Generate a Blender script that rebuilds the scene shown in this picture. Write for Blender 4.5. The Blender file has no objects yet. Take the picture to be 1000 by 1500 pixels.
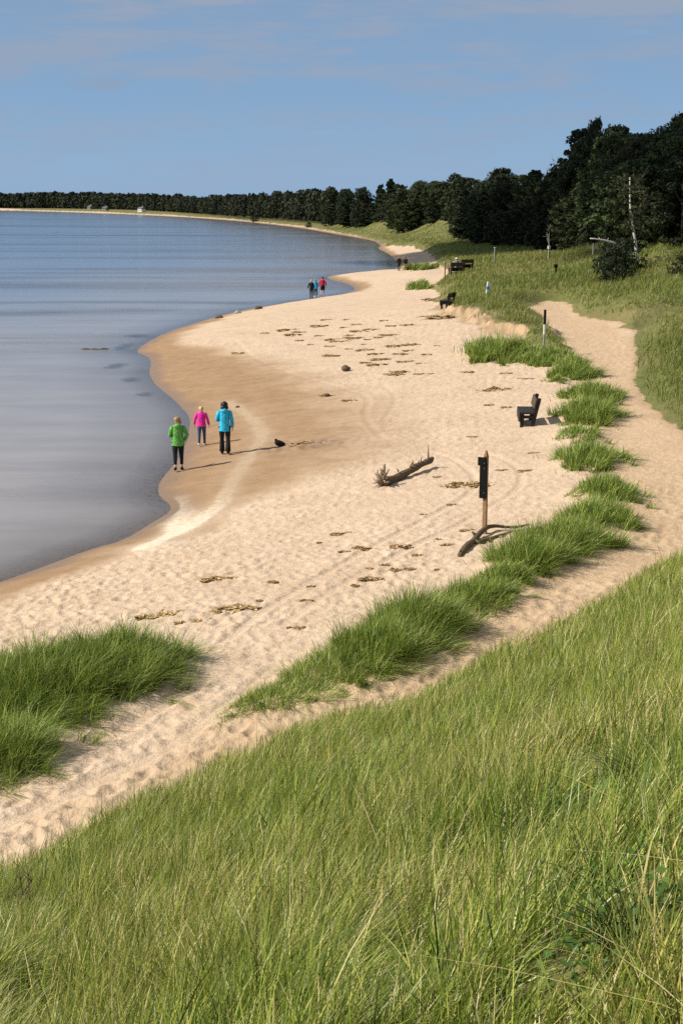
import bpy, math, random
import numpy as np
from mathutils import Vector

rng = np.random.default_rng(7)
random.seed(7)
scene = bpy.context.scene
COL = scene.collection

# ------------------------------------------------------------------ camera numbers
F_PX = 2000.0                      # focal length in pixels of a 1000 x 1500 picture
CAM_Z = 8.3
PITCH = math.atan(455 / F_PX)
cp, sp = math.cos(PITCH), math.sin(PITCH)
SUN_EL = math.radians(42)
SHADOW_AZ = math.radians(9)        # shadows run to +x, a little away
TO_SUN = np.array([-math.cos(SUN_EL) * math.cos(SHADOW_AZ), -math.cos(SUN_EL) * math.sin(SHADOW_AZ), math.sin(SUN_EL)])


def ray(px, py):
    xc = (px - 500) / F_PX
    yc = -(py - 750) / F_PX
    return np.array([xc, cp + yc * sp, -sp + yc * cp])


def unproject(px, py, z=0.0):
    d = ray(px, py)
    t = (z - CAM_Z) / d[2]
    return np.array([d[0] * t, d[1] * t])


def at_depth(px, Y):
    return np.array([(px - 500) / F_PX * Y / cp, Y])

# ------------------------------------------------------------------ noise
_perm = np.random.default_rng(3).permutation(4096)
_gx = np.cos(np.arange(4096) * 2.399963)
_gy = np.sin(np.arange(4096) * 2.399963)


def _hash(ix, iy, s=0):
    return _perm[(_perm[(ix + s * 131) & 4095] + iy) & 4095]


def perlin(x, y, s=0):
    x = np.asarray(x, float); y = np.asarray(y, float)
    ix = np.floor(x).astype(np.int64); iy = np.floor(y).astype(np.int64)
    fx = x - ix; fy = y - iy
    u = fx * fx * fx * (fx * (fx * 6 - 15) + 10)
    v = fy * fy * fy * (fy * (fy * 6 - 15) + 10)

    def g(a, b):
        h = _hash(ix + a, iy + b, s)
        return _gx[h] * (fx - a) + _gy[h] * (fy - b)
    return (g(0, 0) * (1 - u) + g(1, 0) * u) * (1 - v) + (g(0, 1) * (1 - u) + g(1, 1) * u) * v


def fbm(x, y, s=0, o=4):
    r = 0; a = 1.0
    for i in range(o):
        r = r + a * perlin(x, y, s + i); x = x * 2.03; y = y * 2.03; a *= 0.5
    return r


def rand_cell(ix, iy, s):
    return _hash(ix, iy, s) / 4095.0


def smooth(a, b, x):
    t = np.clip((x - a) / (b - a), 0, 1)
    return t * t * (3 - 2 * t)

# ------------------------------------------------------------------ plan curves (world x, y)
def pts(lst, z):
    return np.array([unproject(a, b, z) for a, b in lst])


def seg_dist(x, y, P, closed=False):
    d = np.full(np.shape(x), 1e9)
    n = len(P)
    for i in range(n if closed else n - 1):
        a = P[i]; b = P[(i + 1) % n]
        ab = b - a; L = ab @ ab + 1e-12
        t = np.clip(((x - a[0]) * ab[0] + (y - a[1]) * ab[1]) / L, 0, 1)
        q = (x - a[0] - t * ab[0]) ** 2 + (y - a[1] - t * ab[1]) ** 2
        d = np.minimum(d, q)
    return np.sqrt(d)


def inside(x, y, P):
    r = np.zeros(np.shape(x), bool)
    n = len(P)
    for i in range(n):
        a = P[i]; b = P[(i + 1) % n]
        if a[1] == b[1]:
            continue
        c = (a[1] > y) != (b[1] > y)
        r ^= c & (x < (b[0] - a[0]) * (y - a[1]) / (b[1] - a[1]) + a[0])
    return r


def sdist(x, y, P):
    d = seg_dist(x, y, P, True)
    return np.where(inside(x, y, P), d, -d)


def chaikin(P, n=2):
    for _ in range(n):
        Q = [P[0]]
        for a, b in zip(P[:-1], P[1:]):
            Q += [0.75 * a + 0.25 * b, 0.25 * a + 0.75 * b]
        Q.append(P[-1]); P = np.array(Q)
    return P

WATERLINE = [(-700, 1060), (-400, 975), (-150, 903), (0, 853), (60, 832), (130, 805), (180, 792), (225, 765), (250, 750), (251, 739), (234, 727),
             (231, 713), (240, 697), (257, 680), (268, 660), (276, 640), (279, 624), (278, 610), (262, 592), (245, 577),
             (226, 562), (219, 547), (222, 532), (218, 522), (198, 516), (210, 505), (240, 488), (290, 472), (330, 460),
             (380, 450), (440, 440), (490, 433), (518, 427), (521, 422), (508, 415), (482, 409), (476, 405), (500, 402),
             (545, 400), (580, 396), (584, 388), (578, 378), (566, 370), (552, 364), (560, 358), (545, 352), (515, 347), (480, 341),
             (440, 334), (390, 328), (340, 323), (250, 317), (150, 312.5), (0, 308), (-300, 306), (-900, 305)]
wl = chaikin(pts(WATERLINE, 0.0), 1)
WATER = np.vstack([wl, [[-4000, 1500], [-4000, -300], [-60, -40]]])

FIELD = np.vstack([pts([(640, 446), (668, 458), (700, 470), (745, 480), (790, 500), (835, 516), (852, 512), (832, 490), (803, 470), (778, 454),
                        (800, 447), (830, 452), (838, 464), (872, 467), (925, 484), (940, 480), (1000, 468), (1200, 455)], 2.0),
                   [[300, 60], [4000, 200], [4000, 3800], [-4000, 3800]],
                   pts([(-900, 304.1), (0, 306.9), (150, 311), (250, 315.1), (340, 320.6), (390, 325.2), (440, 330.3), (480, 336.5), (515, 342.5), (545, 348)], .5),
                   pts([(566, 353), (600, 357), (632, 368), (636, 384), (645, 391), (660, 396), (640, 410), (632, 426)], 1.2)])
PATCH = pts([(1000, 452), (936, 474), (928, 490), (932, 512), (930, 542), (946, 566), (1000, 606), (1150, 690), (1600, 700), (1500, 480)], 2.0)

FRONT = [(478, 460), (490, 410), (530, 366), (568, 335), (580, 310), (620, 300), (660, 275), (668, 232), (700, 208), (730, 193),
         (800, 165), (850, 143), (876, 126), (896, 106), (915, 94), (930, 92), (960, 93), (1000, 98), (1100, 98), (1300, 94)]
front_w = np.array([at_depth(a, b) for a, b in FRONT])
FOREST = np.vstack([front_w, [[300, 100], [600, 700], [-10, 760]]])

FOOT = [(-700, 1500, .7), (-300, 1400, .9), (0, 1285, 1.0), (120, 1232, 1.05), (200, 1185, 1.1), (300, 1122, 1.2), (360, 1096, 1.25), (440, 1054, 1.3),
        (600, 1002, 1.4), (700, 962, 1.45), (800, 902, 1.5), (900, 840, 1.6), (1000, 774, 1.7), (1200, 670, 1.8), (1700, 560, 2.0)]
_fp = np.array([unproject(a, b, z) for a, b, z in FOOT])
_faz = np.degrees(np.arctan2(_fp[:, 0], _fp[:, 1])); _fr = np.hypot(_fp[:, 0], _fp[:, 1])
_faz = np.concatenate([[-180, -90], _faz, [90, 180]]); _fr = np.concatenate([[16, 13], _fr, [70, 40]])


def foot_t(x, y):
    az = np.degrees(np.arctan2(x, y)); r = np.hypot(x, y)
    w = 1 + 0.05 * perlin(az * 0.22, 0 * az + 3.3, 5)
    return r / (np.interp(az, _faz, _fr) * w)

PROF_T = [0, .08, .16, .216, .27, .486, .70, 1.0, 5]
PROF_Z = [1.0, .965, .894, .80, .73, .50, .28, 0.0, 0.0]

# tussocks:  centre px, py, half width (m), half depth (m), blade height, kind
TUSSOCKS = [
    dict(p=(182, 972), a=1.0, b=.75, h=0.52, rot=.35, n=9000, lab='tall dark green grass tussock left of the sandy track, its shadow on the sand'),
    dict(p=(95, 1002), a=1.14, b=.9, h=0.56, rot=.35, n=9000, lab='dark green grass tussock between the tall one by the track and the left edge'),
    dict(p=(5, 1030), a=0.91, b=.9, h=0.56, rot=.3, n=7000, lab='dark green grass tussock cut by the left edge, behind the lower one'),
    dict(p=(5, 1110), a=0.63, b=.55, h=0.48, rot=0, n=4200, lab='lowest dark grass tussock at the left edge, its shadow on the trampled sand'),
    dict(p=(420, 1018), a=0.85, b=.55, h=0.22, rot=.75, n=4200, lab='low soft pale green grass mat tapering towards the trampled sand', soft=1),
    dict(p=(495, 978), a=1.08, b=.75, h=0.32, rot=.7, n=6000, lab='soft green grass tussock rising from the low pale grass mat', soft=1),
    dict(p=(562, 945), a=0.80, b=.65, h=0.48, rot=.6, n=6500, lab='bushy grass tussock between the soft one and the tall one along the path'),
    dict(p=(616, 910), a=0.75, b=.65, h=0.56, rot=.5, n=6500, lab='tall thick grass tussock with a dark shaded side along the path'),
    dict(p=(697, 870), a=0.82, b=.5, h=0.39, rot=.5, n=3600, lab='small grass tussock between the tall one and the sign post'),
    dict(p=(775, 815), a=0.71, b=.65, h=0.47, rot=.6, n=5600, lab='grass tussock growing beside the driftwood branch at the sign post'),
    dict(p=(826, 790), a=0.91, b=.9, h=0.51, rot=.6, n=5600, lab='wide grass tussock filling the bend of the path'),
    dict(p=(872, 755), a=0.74, b=.9, h=0.42, rot=.4, n=4200, lab='grass tussock against the widest stretch of the path'),
    dict(p=(888, 716), a=0.63, b=1.0, h=0.39, rot=0, n=3600, lab='rounded grass tussock just below the shaggy one'),
    dict(p=(862, 668), a=0.85, b=1.0, h=0.45, rot=0, n=4200, lab='shaggy grass tussock across the sand from the sign post, below the bench'),
    dict(p=(862, 606), a=0.91, b=1.2, h=0.56, rot=.2, n=5000, lab='large shaggy grass tussock between the bench and the path'),
    dict(p=(868, 580), a=0.85, b=1.3, h=0.48, rot=.2, n=4200, lab='grass tussock right behind the large shaggy one by the bench'),
    dict(p=(840, 545), a=0.71, b=1.3, h=0.59, rot=.2, n=3600, lab='grass tussock where the path narrows beside the marker post'),
    dict(p=(800, 526), a=1.08, b=1.4, h=0.39, rot=0, n=3800, lab='grass tussock at the foot of the black and white marker post'),
    dict(p=(758, 522), a=0.91, b=1.3, h=0.39, rot=0, n=3400, lab='grass tussock left of the black and white marker post'),
    dict(p=(718, 516), a=1.08, b=1.8, h=0.74, rot=0, n=4800, lab='big rounded grass clump standing furthest out on the beach'),
    dict(p=(614, 420), a=0.85, b=2.0, h=0.59, rot=0, n=1600, lab='lone small grass clump on a sandy hummock far along the beach'),
    dict(p=(616, 394), a=1.71, b=2.5, h=0.74, rot=0, n=2400, lab='wide dark green clump at the far end of the sand, beside the cove'),
    dict(p=(735, 842), a=.55, b=.4, h=0.31, rot=.6, n=2200, lab='low grass tussock bridging the gap before the driftwood branch'),
    dict(p=(848, 634), a=.6, b=.7, h=0.27, rot=.2, n=1600, lab='low thin grass tussock in the gap just right of the bench shadow'),
    dict(p=(852, 716), a=.35, b=.5, h=0.14, rot=0, n=1000, lab='flat sparse grass sprig on the sand beside the bend of the path', soft=1),
    dict(p=(816, 556), a=.32, b=.4, h=0.22, rot=0, n=800, lab='little grass sprig on open sand behind the bench', soft=1),
    dict(p=(828, 622), a=0.21, b=.25, h=0.09, rot=0, n=1000, lab='tiny grass sprig beside the shadow of the bench', soft=1),
]
for t in TUSSOCKS:
    t['w'] = unproject(t['p'][0], t['p'][1], 1.0 if t['p'][0] < 400 else 1.4)

# wheel tracks on the sand, as image polylines (half gauge in metres)
TRACKS = [([(585, 655), (650, 660), (690, 685), (700, 712), (640, 745), (560, 785), (470, 835), (380, 890), (330, 935)], .0, .10, .035),
          ([(640, 655), (720, 665), (765, 690), (760, 720), (700, 750), (600, 800), (500, 850), (415, 910)], .0, .10, .03),
          ([(300, 1000), (200, 1062), (120, 1105), (20, 1160), (-150, 1230)], .0, .16, .05),
          ([(405, 985), (330, 1050), (240, 1110), (100, 1180), (-80, 1260)], .0, .16, .04),
          ([(345, 490), (370, 515), (430, 540), (500, 560), (545, 575), (530, 600), (560, 632)], .0, .12, .025),
          ([(560, 560), (585, 580), (560, 610)], .0, .1, .02)]
TR_W = [(chaikin(pts(p, 1.0), 2), hw, w, dp) for p, hw, w, dp in TRACKS]
FOAM = [(205, 805), (250, 780), (290, 762), (318, 742), (335, 715), (352, 690), (372, 665), (385, 645), (378, 625), (355, 603), (335, 590)]
FOAM2 = [(250, 775), (262, 755), (268, 740), (262, 725)]
foam_w = chaikin(pts(FOAM, .25), 2)
foam2_w = chaikin(pts(FOAM2, .15), 2)
PATHLINE = chaikin(pts([(330, 1130), (440, 1055), (560, 995), (660, 945), (760, 880), (860, 815), (945, 740), (975, 670), (955, 610), (915, 550), (885, 505), (845, 472), (805, 455), (760, 450)], 1.7), 2)
BANK = pts([(648, 452), (668, 460), (700, 472), (742, 483)], 1.9)


def bank(x, y):
    return 1 - smooth(1.6, 4.0, seg_dist(x, y, BANK))


CHURN = unproject(450, 650, .6)


def terrain(x, y, detail=True, masks=False):
    x = np.asarray(x, float); y = np.asarray(y, float)
    d = sdist(x, y, WATER) * -1.0           # metres inland
    wob = perlin(x * .35, y * .35, 11) * .25 + perlin(x * 1.1, y * 1.1, 12) * .10
    dd = d + wob * np.clip(np.abs(d) / 2, 0.15, 1)
    land = 1.75 * (1 - np.exp(-np.maximum(dd, 0) / 11))
    sea = -1.6 * (1 - np.exp(np.minimum(dd, 0) / 16))
    z = np.where(dd > 0, land, sea)
    e = sdist(x, y, FIELD)
    ew = e + perlin(x * .3, y * .3, 21) * 1.2
    near = 1 - smooth(180, 420, y)
    scq = bank(x, y)
    z = z + (smooth(-.3, 2.2, ew) * (1 - scq) * .75 + scq * (smooth(0, 1.0, ew + .55 * perlin(x * 1.6, y * .8, 23) + .25 * perlin(x * 4, y * 2, 24)) * .55) + smooth(2, 14, e) * .5 * (.6 + .8 * perlin(x * .08, y * .05, 22))) * near
    p = sdist(x, y, PATCH)
    z = z + smooth(-2, 9, p) * 1.0
    # hills
    for cx, cy, rx, ry, h in ((33, 98, 13, 30, 4.2), (11, 345, 14, 24, 3.6), (24, 290, 8, 22, 2.9), (20, 118, 12, 9, .7), (9, 84, 6, 10, .4)):
        z = z + h * np.exp(-((x - cx) / rx) ** 2 - ((y - cy) / ry) ** 2) * smooth(2, 15, d)
    f = sdist(x, y, FOREST)
    z = z + np.clip(f, 0, 36) * .2
    # mounds under tussocks
    for t in TUSSOCKS:
        w = t['w']; R = max(t['a'], t['b']) * 1.2
        q = ((x - w[0]) / (t['a'] * 1.2)) ** 2 + ((y - w[1]) / (t['b'] * 1.2)) ** 2
        z = z + .30 * np.exp(-q) * (0.4 if t.get('soft') else 1)
    ft = foot_t(x, y)
    pr = np.interp(ft, PROF_T, PROF_Z)
    z = z + (6.7 - z) * pr
    if not detail and not masks:
        return z
    r = np.hypot(x, y)
    scp = bank(x, y)
    sand = (1 - smooth(-.2, .6, ew - .55 * scp)) * (1 - smooth(-.5, .5, p)) * smooth(.93, 1.02, ft)
    wetw = 2.0 + 4.5 * smooth(34, 42, y) * (1 - smooth(60, 85, y)) + perlin(x * .25, y * .25, 31) * 1.6
    wetw = wetw * np.where(y > 100, .7, 1)
    dry = smooth(.55 * wetw, 1.35 * wetw, d) * sand
    if detail:
        fade = 1 - smooth(70, 120, r)
        # trampled sand: overlapping dents on three scales
        hgt = np.zeros_like(z)
        for cell, amp, s in ((.36, .046, 41), (.29, .038, 51), (.20, .020, 61)):
            gx = x / cell; gy = y / cell
            ix0 = np.floor(gx).astype(np.int64); iy0 = np.floor(gy).astype(np.int64)
            best = np.zeros_like(z)
            for a in (-1, 0, 1):
                for b in (-1, 0, 1):
                    ix = ix0 + a; iy = iy0 + b
                    cx = ix + rand_cell(ix, iy, s); cy = iy + rand_cell(ix, iy, s + 1)
                    th = rand_cell(ix, iy, s + 2) * 6.283
                    k = rand_cell(ix, iy, s + 3)
                    dx = gx - cx; dy = gy - cy
                    u = dx * np.cos(th) + dy * np.sin(th); v = -dx * np.sin(th) + dy * np.cos(th)
                    q = (u / .62) ** 2 + (v / .36) ** 2
                    dent = -np.exp(-q * 1.6) + .55 * np.exp(-(np.sqrt(q) - 1.25) ** 2 * 7)
                    best = best + np.where(k > .35, dent * k, 0)
            hgt += best * amp
        tramp = .30 + .70 * smooth(-.35, .3, perlin(x * .11, y * .08, 71)) 
        tramp = np.where(r < 26, np.maximum(tramp, .9), tramp) * (.75 + .25 * (1 - smooth(22, 45, r)))
        pathz = smooth(1.0, 1.25, ft) * (1 - smooth(1.25, 1.7, ft))
        tramp = tramp * (1 - .35 * pathz)
        h2 = hgt * tramp * dry
        trk = np.zeros_like(z)
        for P, hw, w, dp in TR_W:
            q = seg_dist(x, y, P)
            g = np.exp(-(q / w) ** 4)
            ridge = np.exp(-((q - w * 1.7) / (w * .6)) ** 2)
            h2 = h2 * (1 - .8 * g)
            trk += (-g * dp * .65 + ridge * dp * .3) * np.clip(sand, 0, 1)
            trk += g * np.sin(q * 60) * .004
        ch = np.exp(-((x - CHURN[0]) / 1.3) ** 2 - ((y - CHURN[1]) / .9) ** 2)
        h2 = h2 + ch * .16 * perlin(x * 3.2, y * 3.2, 77)
        z = z + (h2 + trk) * fade
        z = z + perlin(x * .5, y * .5, 81) * .05 * dry
        z = z + fbm(x * 1.3, y * 1.3, 83, 3) * .10 * (1 - sand) * fade
    if masks:
        return z, d, dry, sand, ew, p, ft
    return z


def ground(px, py):
    """Point of the terrain seen at this place of the picture."""
    d = ray(px, py)
    t = np.exp(np.linspace(math.log(3), math.log(2500), 3000))
    P = d[None, :] * t[:, None]
    z = terrain(P[:, 0], P[:, 1], detail=False)
    below = (P[:, 2] + CAM_Z) < z
    i = int(np.argmax(below)) if below.any() else len(t) - 1
    lo, hi = t[max(i - 1, 0)], t[i]
    for _ in range(18):
        m = (lo + hi) / 2; q = d * m
        if q[2] + CAM_Z < terrain(np.array([q[0]]), np.array([q[1]]), detail=False)[0]:
            hi = m
        else:
            lo = m
    q = d * hi
    return Vector((q[0], q[1], terrain(np.array([q[0]]), np.array([q[1]]))[0]))


def gz(x, y):
    return float(terrain(np.array([x]), np.array([y]))[0])

# ------------------------------------------------------------------ mesh helpers
def make_mesh(name, V, F4=None, F3=None, mat=None, attrs=None, smooth_shade=True):
    V = np.asarray(V, np.float32).reshape(-1, 3)
    me = bpy.data.meshes.new(name)
    F4 = np.zeros((0, 4), np.int32) if F4 is None else np.asarray(F4, np.int32).reshape(-1, 4)
    F3 = np.zeros((0, 3), np.int32) if F3 is None else np.asarray(F3, np.int32).reshape(-1, 3)
    me.vertices.add(len(V)); me.vertices.foreach_set('co', V.ravel())
    nl = F4.size + F3.size
    me.loops.add(nl)
    me.loops.foreach_set('vertex_index', np.concatenate([F4.ravel(), F3.ravel()]).astype(np.int32))
    me.polygons.add(len(F4) + len(F3))
    ls = np.concatenate([np.arange(len(F4)) * 4, F4.size + np.arange(len(F3)) * 3]).astype(np.int32)
    me.polygons.foreach_set('loop_start', ls)
    me.polygons.foreach_set('use_smooth', np.full(len(ls), smooth_shade, bool))
    for k, a in (attrs or {}).items():
        at = me.attributes.new(k, 'FLOAT', 'POINT')
        at.data.foreach_set('value', np.asarray(a, np.float32).ravel())
    me.update(calc_edges=True)
    if mat:
        me.materials.append(mat)
    return me


def link(name, me, parent=None, loc=None):
    o = bpy.data.objects.new(name, me)
    COL.objects.link(o)
    if parent is not None:
        o.parent = parent
    if loc is not None:
        o.location = loc
    return o


def tag(o, label=None, cat=None, group=None, kind=None):
    if label: o['label'] = label
    if cat: o['category'] = cat
    if group: o['group'] = group
    if kind: o['kind'] = kind
    return o


def empty(name, loc, label, cat, group=None, rz=0.0):
    o = link(name, None, None, loc)
    o.empty_display_size = .2
    o.rotation_euler.z = rz
    return tag(o, label, cat, group)


def copy_tree(o, loc, rz, label=None, sc=None):
    c = o.copy(); COL.objects.link(c)
    c.location = loc; c.rotation_euler = (0, 0, rz)
    if sc: c.scale = sc
    if label: c['label'] = label
    for ch in list(o.children):
        k = ch.copy(); COL.objects.link(k); k.parent = c
        for g in list(ch.children):
            m = g.copy(); COL.objects.link(m); m.parent = k
    return c


class MB:
    """Collects boxes, tubes and lofts into one mesh."""
    def __init__(s):
        s.V = []; s.F4 = []; s.F3 = []; s.n = 0

    def add(s, V, F4=(), F3=()):
        V = np.asarray(V, float).reshape(-1, 3)
        for f in F4: s.F4.append([i + s.n for i in f])
        for f in F3: s.F3.append([i + s.n for i in f])
        s.V.append(V); s.n += len(V)

    def box(s, c, size, M=None, bev=.006):
        """Box with chamfered edges: three nested rings."""
        sx, sy, sz = [v / 2 for v in size]
        b = min(bev, sx * .4, sy * .4, sz * .4)
        rings = [(-sz, sx - b, sy - b), (-sz + b, sx, sy), (sz - b, sx, sy), (sz, sx - b, sy - b)]
        V = []
        for zz, ax, ay in rings:
            for x0, y0 in ((-ax, -ay + b), (-ax + b, -ay), (ax - b, -ay), (ax, -ay + b), (ax, ay - b), (ax - b, ay), (-ax + b, ay), (-ax, ay - b)):
                V.append((x0, y0, zz))
        V = np.array(V)
        if M is not None:
            V = V @ np.asarray(M).T
        V = V + np.asarray(c)
        F4 = []
        for r in range(3):
            for k in range(8):
                F4.append((r * 8 + k, r * 8 + (k + 1) % 8, r * 8 + 8 + (k + 1) % 8, r * 8 + 8 + k))
        for base, order in ((0, 1), (24, 0)):
            i = [base + k for k in range(8)]
            caps = [(i[0], i[1], i[2], i[3]), (i[0], i[3], i[4], i[7]), (i[7], i[4], i[5], i[6])]
            for cpt in caps:
                F4.append(cpt[::-1] if order else cpt)
        s.add(V, F4)

    def tube(s, P, R, n=8, cap=True, R2=None):
        """Tapered tube through the points P with radii R (R2: second radius)."""
        P = np.asarray(P, float); R = np.broadcast_to(np.asarray(R, float), (len(P),)); R2 = R if R2 is None else np.broadcast_to(np.asarray(R2, float), (len(P),))
        T = np.gradient(P, axis=0); T /= np.linalg.norm(T, axis=1)[:, None] + 1e-9
        ref = np.array([1.0, 0, 0]) if abs(T[:, 0]).mean() < .8 else np.array([0, 1.0, 0])
        V = []
        for p, t, r, r2 in zip(P, T, R, R2):
            a = ref - t * (ref @ t); a /= np.linalg.norm(a) + 1e-9
            b = np.cross(t, a)
            for k in range(n):
                th = 2 * math.pi * k / n
                V.append(p + a * math.cos(th) * r + b * math.sin(th) * r2)
        F4 = []
        for i in range(len(P) - 1):
            for k in range(n):
                F4.append((i * n + k, i * n + (k + 1) % n, (i + 1) * n + (k + 1) % n, (i + 1) * n + k))
        F3 = []
        if cap:
            V.append(P[0] - T[0] * R[0] * .25); V.append(P[-1] + T[-1] * R[-1] * .25)
            m = len(V)
            for k in range(n):
                F3.append((m - 2, (k + 1) % n, k))
                F3.append((m - 1, (len(P) - 1) * n + k, (len(P) - 1) * n + (k + 1) % n))
        s.add(V, F4, F3)

    def ellipsoid(s, c, r, nu=12, nv=8, fn=None):
        V = []
        for j in range(nv + 1):
            ph = math.pi * j / nv
            for i in range(nu):
                th = 2 * math.pi * i / nu
                V.append((math.sin(ph) * math.cos(th), math.sin(ph) * math.sin(th), math.cos(ph)))
        V = np.array(V)
        if fn: V = V * np.array([fn(v) for v in V])[:, None]
        V = V * np.asarray(r) + np.asarray(c)
        F4 = []
        for j in range(nv):
            for i in range(nu):
                F4.append((j * nu + i, (j + 1) * nu + i, (j + 1) * nu + (i + 1) % nu, j * nu + (i + 1) % nu))
        s.add(V, F4)

    def mesh(s, name, mat, smooth_shade=True, attrs=None):
        return make_mesh(name, np.vstack(s.V), s.F4 or None, s.F3 or None, mat, attrs, smooth_shade)

    def obj(s, name, mat, parent=None, smooth_shade=True):
        return link(name, s.mesh(name, mat, smooth_shade), parent)

# ------------------------------------------------------------------ materials
def new_mat(name):
    m = bpy.data.materials.new(name); m.use_nodes = True
    nt = m.node_tree; nt.nodes.clear()
    return m, nt, nt.nodes, nt.links


class NT:
    def __init__(s, name):
        s.m, s.nt, s.N, s.L = new_mat(name)

    def n(s, typ, **kw):
        nd = s.N.new(typ)
        for k, v in kw.items():
            if k.startswith('i_'):
                nd.inputs[k[2:].replace('_', ' ')].default_value = v
            else:
                setattr(nd, k, v)
        return nd

    def l(s, a, b): s.L.new(a, b)

    def ramp(s, fac, stops, interp='LINEAR'):
        r = s.N.new('ShaderNodeValToRGB'); cr = r.color_ramp; cr.interpolation = interp
        while len(cr.elements) < len(stops): cr.elements.new(.5)
        for e, (p, c) in zip(cr.elements, stops):
            e.position = p; e.color = (*c, 1) if len(c) == 3 else c
        s.l(fac, r.inputs[0]); return r.outputs[0]

    def noise(s, scale, detail=4, rough=.55, vec=None, dim='3D'):
        nd = s.N.new('ShaderNodeTexNoise'); nd.inputs['Scale'].default_value = scale
        nd.inputs['Detail'].default_value = detail; nd.inputs['Roughness'].default_value = rough
        if vec is not None: s.l(vec, nd.inputs['Vector'])
        return nd.outputs['Fac']

    def pos(s, scale=(1, 1, 1)):
        g = s.N.new('ShaderNodeNewGeometry'); mp = s.N.new('ShaderNodeMapping')
        mp.inputs['Scale'].default_value = scale
        s.l(g.outputs['Position'], mp.inputs['Vector']); return mp.outputs[0]

    def objc(s, scale=(1, 1, 1)):
        g = s.N.new('ShaderNodeTexCoord'); mp = s.N.new('ShaderNodeMapping')
        mp.inputs['Scale'].default_value = scale
        s.l(g.outputs['Object'], mp.inputs['Vector']); return mp.outputs[0]

    def attr(s, name):
        a = s.N.new('ShaderNodeAttribute'); a.attribute_name = name; return a.outputs['Fac']

    def mix(s, fac, a, b, blend='MIX'):
        m = s.N.new('ShaderNodeMix'); m.data_type = 'RGBA'; m.blend_type = blend
        for sock, v in ((m.inputs[0], fac), (m.inputs[6], a), (m.inputs[7], b)):
            if isinstance(v, (int, float)): sock.default_value = v
            elif isinstance(v, tuple): sock.default_value = (*v, 1) if len(v) == 3 else v
            else: s.l(v, sock)
        return m.outputs[2]

    def math(s, op, a, b=None, c=None, clamp=False):
        m = s.N.new('ShaderNodeMath'); m.operation = op; m.use_clamp = clamp
        for i, v in enumerate((a, b, c)):
            if v is None: continue
            if isinstance(v, (int, float)): m.inputs[i].default_value = v
            else: s.l(v, m.inputs[i])
        return m.outputs[0]

    def bump(s, h, strength, dist):
        b = s.N.new('ShaderNodeBump'); b.inputs['Strength'].default_value = strength; b.inputs['Distance'].default_value = dist
        s.l(h, b.inputs['Height']); return b.outputs[0]

    def principled(s, color, rough=.8, spec=.3, normal=None, **kw):
        p = s.N.new('ShaderNodeBsdfPrincipled')
        if isinstance(color, tuple): p.inputs['Base Color'].default_value = (*color, 1)
        else: s.l(color, p.inputs['Base Color'])
        if isinstance(rough, (int, float)): p.inputs['Roughness'].default_value = rough
        else: s.l(rough, p.inputs['Roughness'])
        p.inputs['Specular IOR Level'].default_value = spec
        if normal is not None: s.l(normal, p.inputs['Normal'])
        return p

    def out(s, shader):
        o = s.N.new('ShaderNodeOutputMaterial'); s.l(shader, o.inputs['Surface']); return s.m


def simple_mat(name, col, rough=.8, spec=.3, var=.25, nscale=20.0, bump=.2, bdist=.01, stretch=(1, 1, 1)):
    t = NT(name)
    v = t.objc(stretch)
    n1 = t.noise(nscale, 5, .6, v)
    dark = tuple(c * (1 - var) for c in col); light = tuple(min(1, c * (1 + var)) for c in col)
    c = t.ramp(n1, [(.3, dark), (.7, light)])
    nb = t.noise(nscale * 2.2, 4, .6, v)
    p = t.principled(c, rough, spec, t.bump(nb, bump, bdist))
    return t.out(p.outputs[0])


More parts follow.
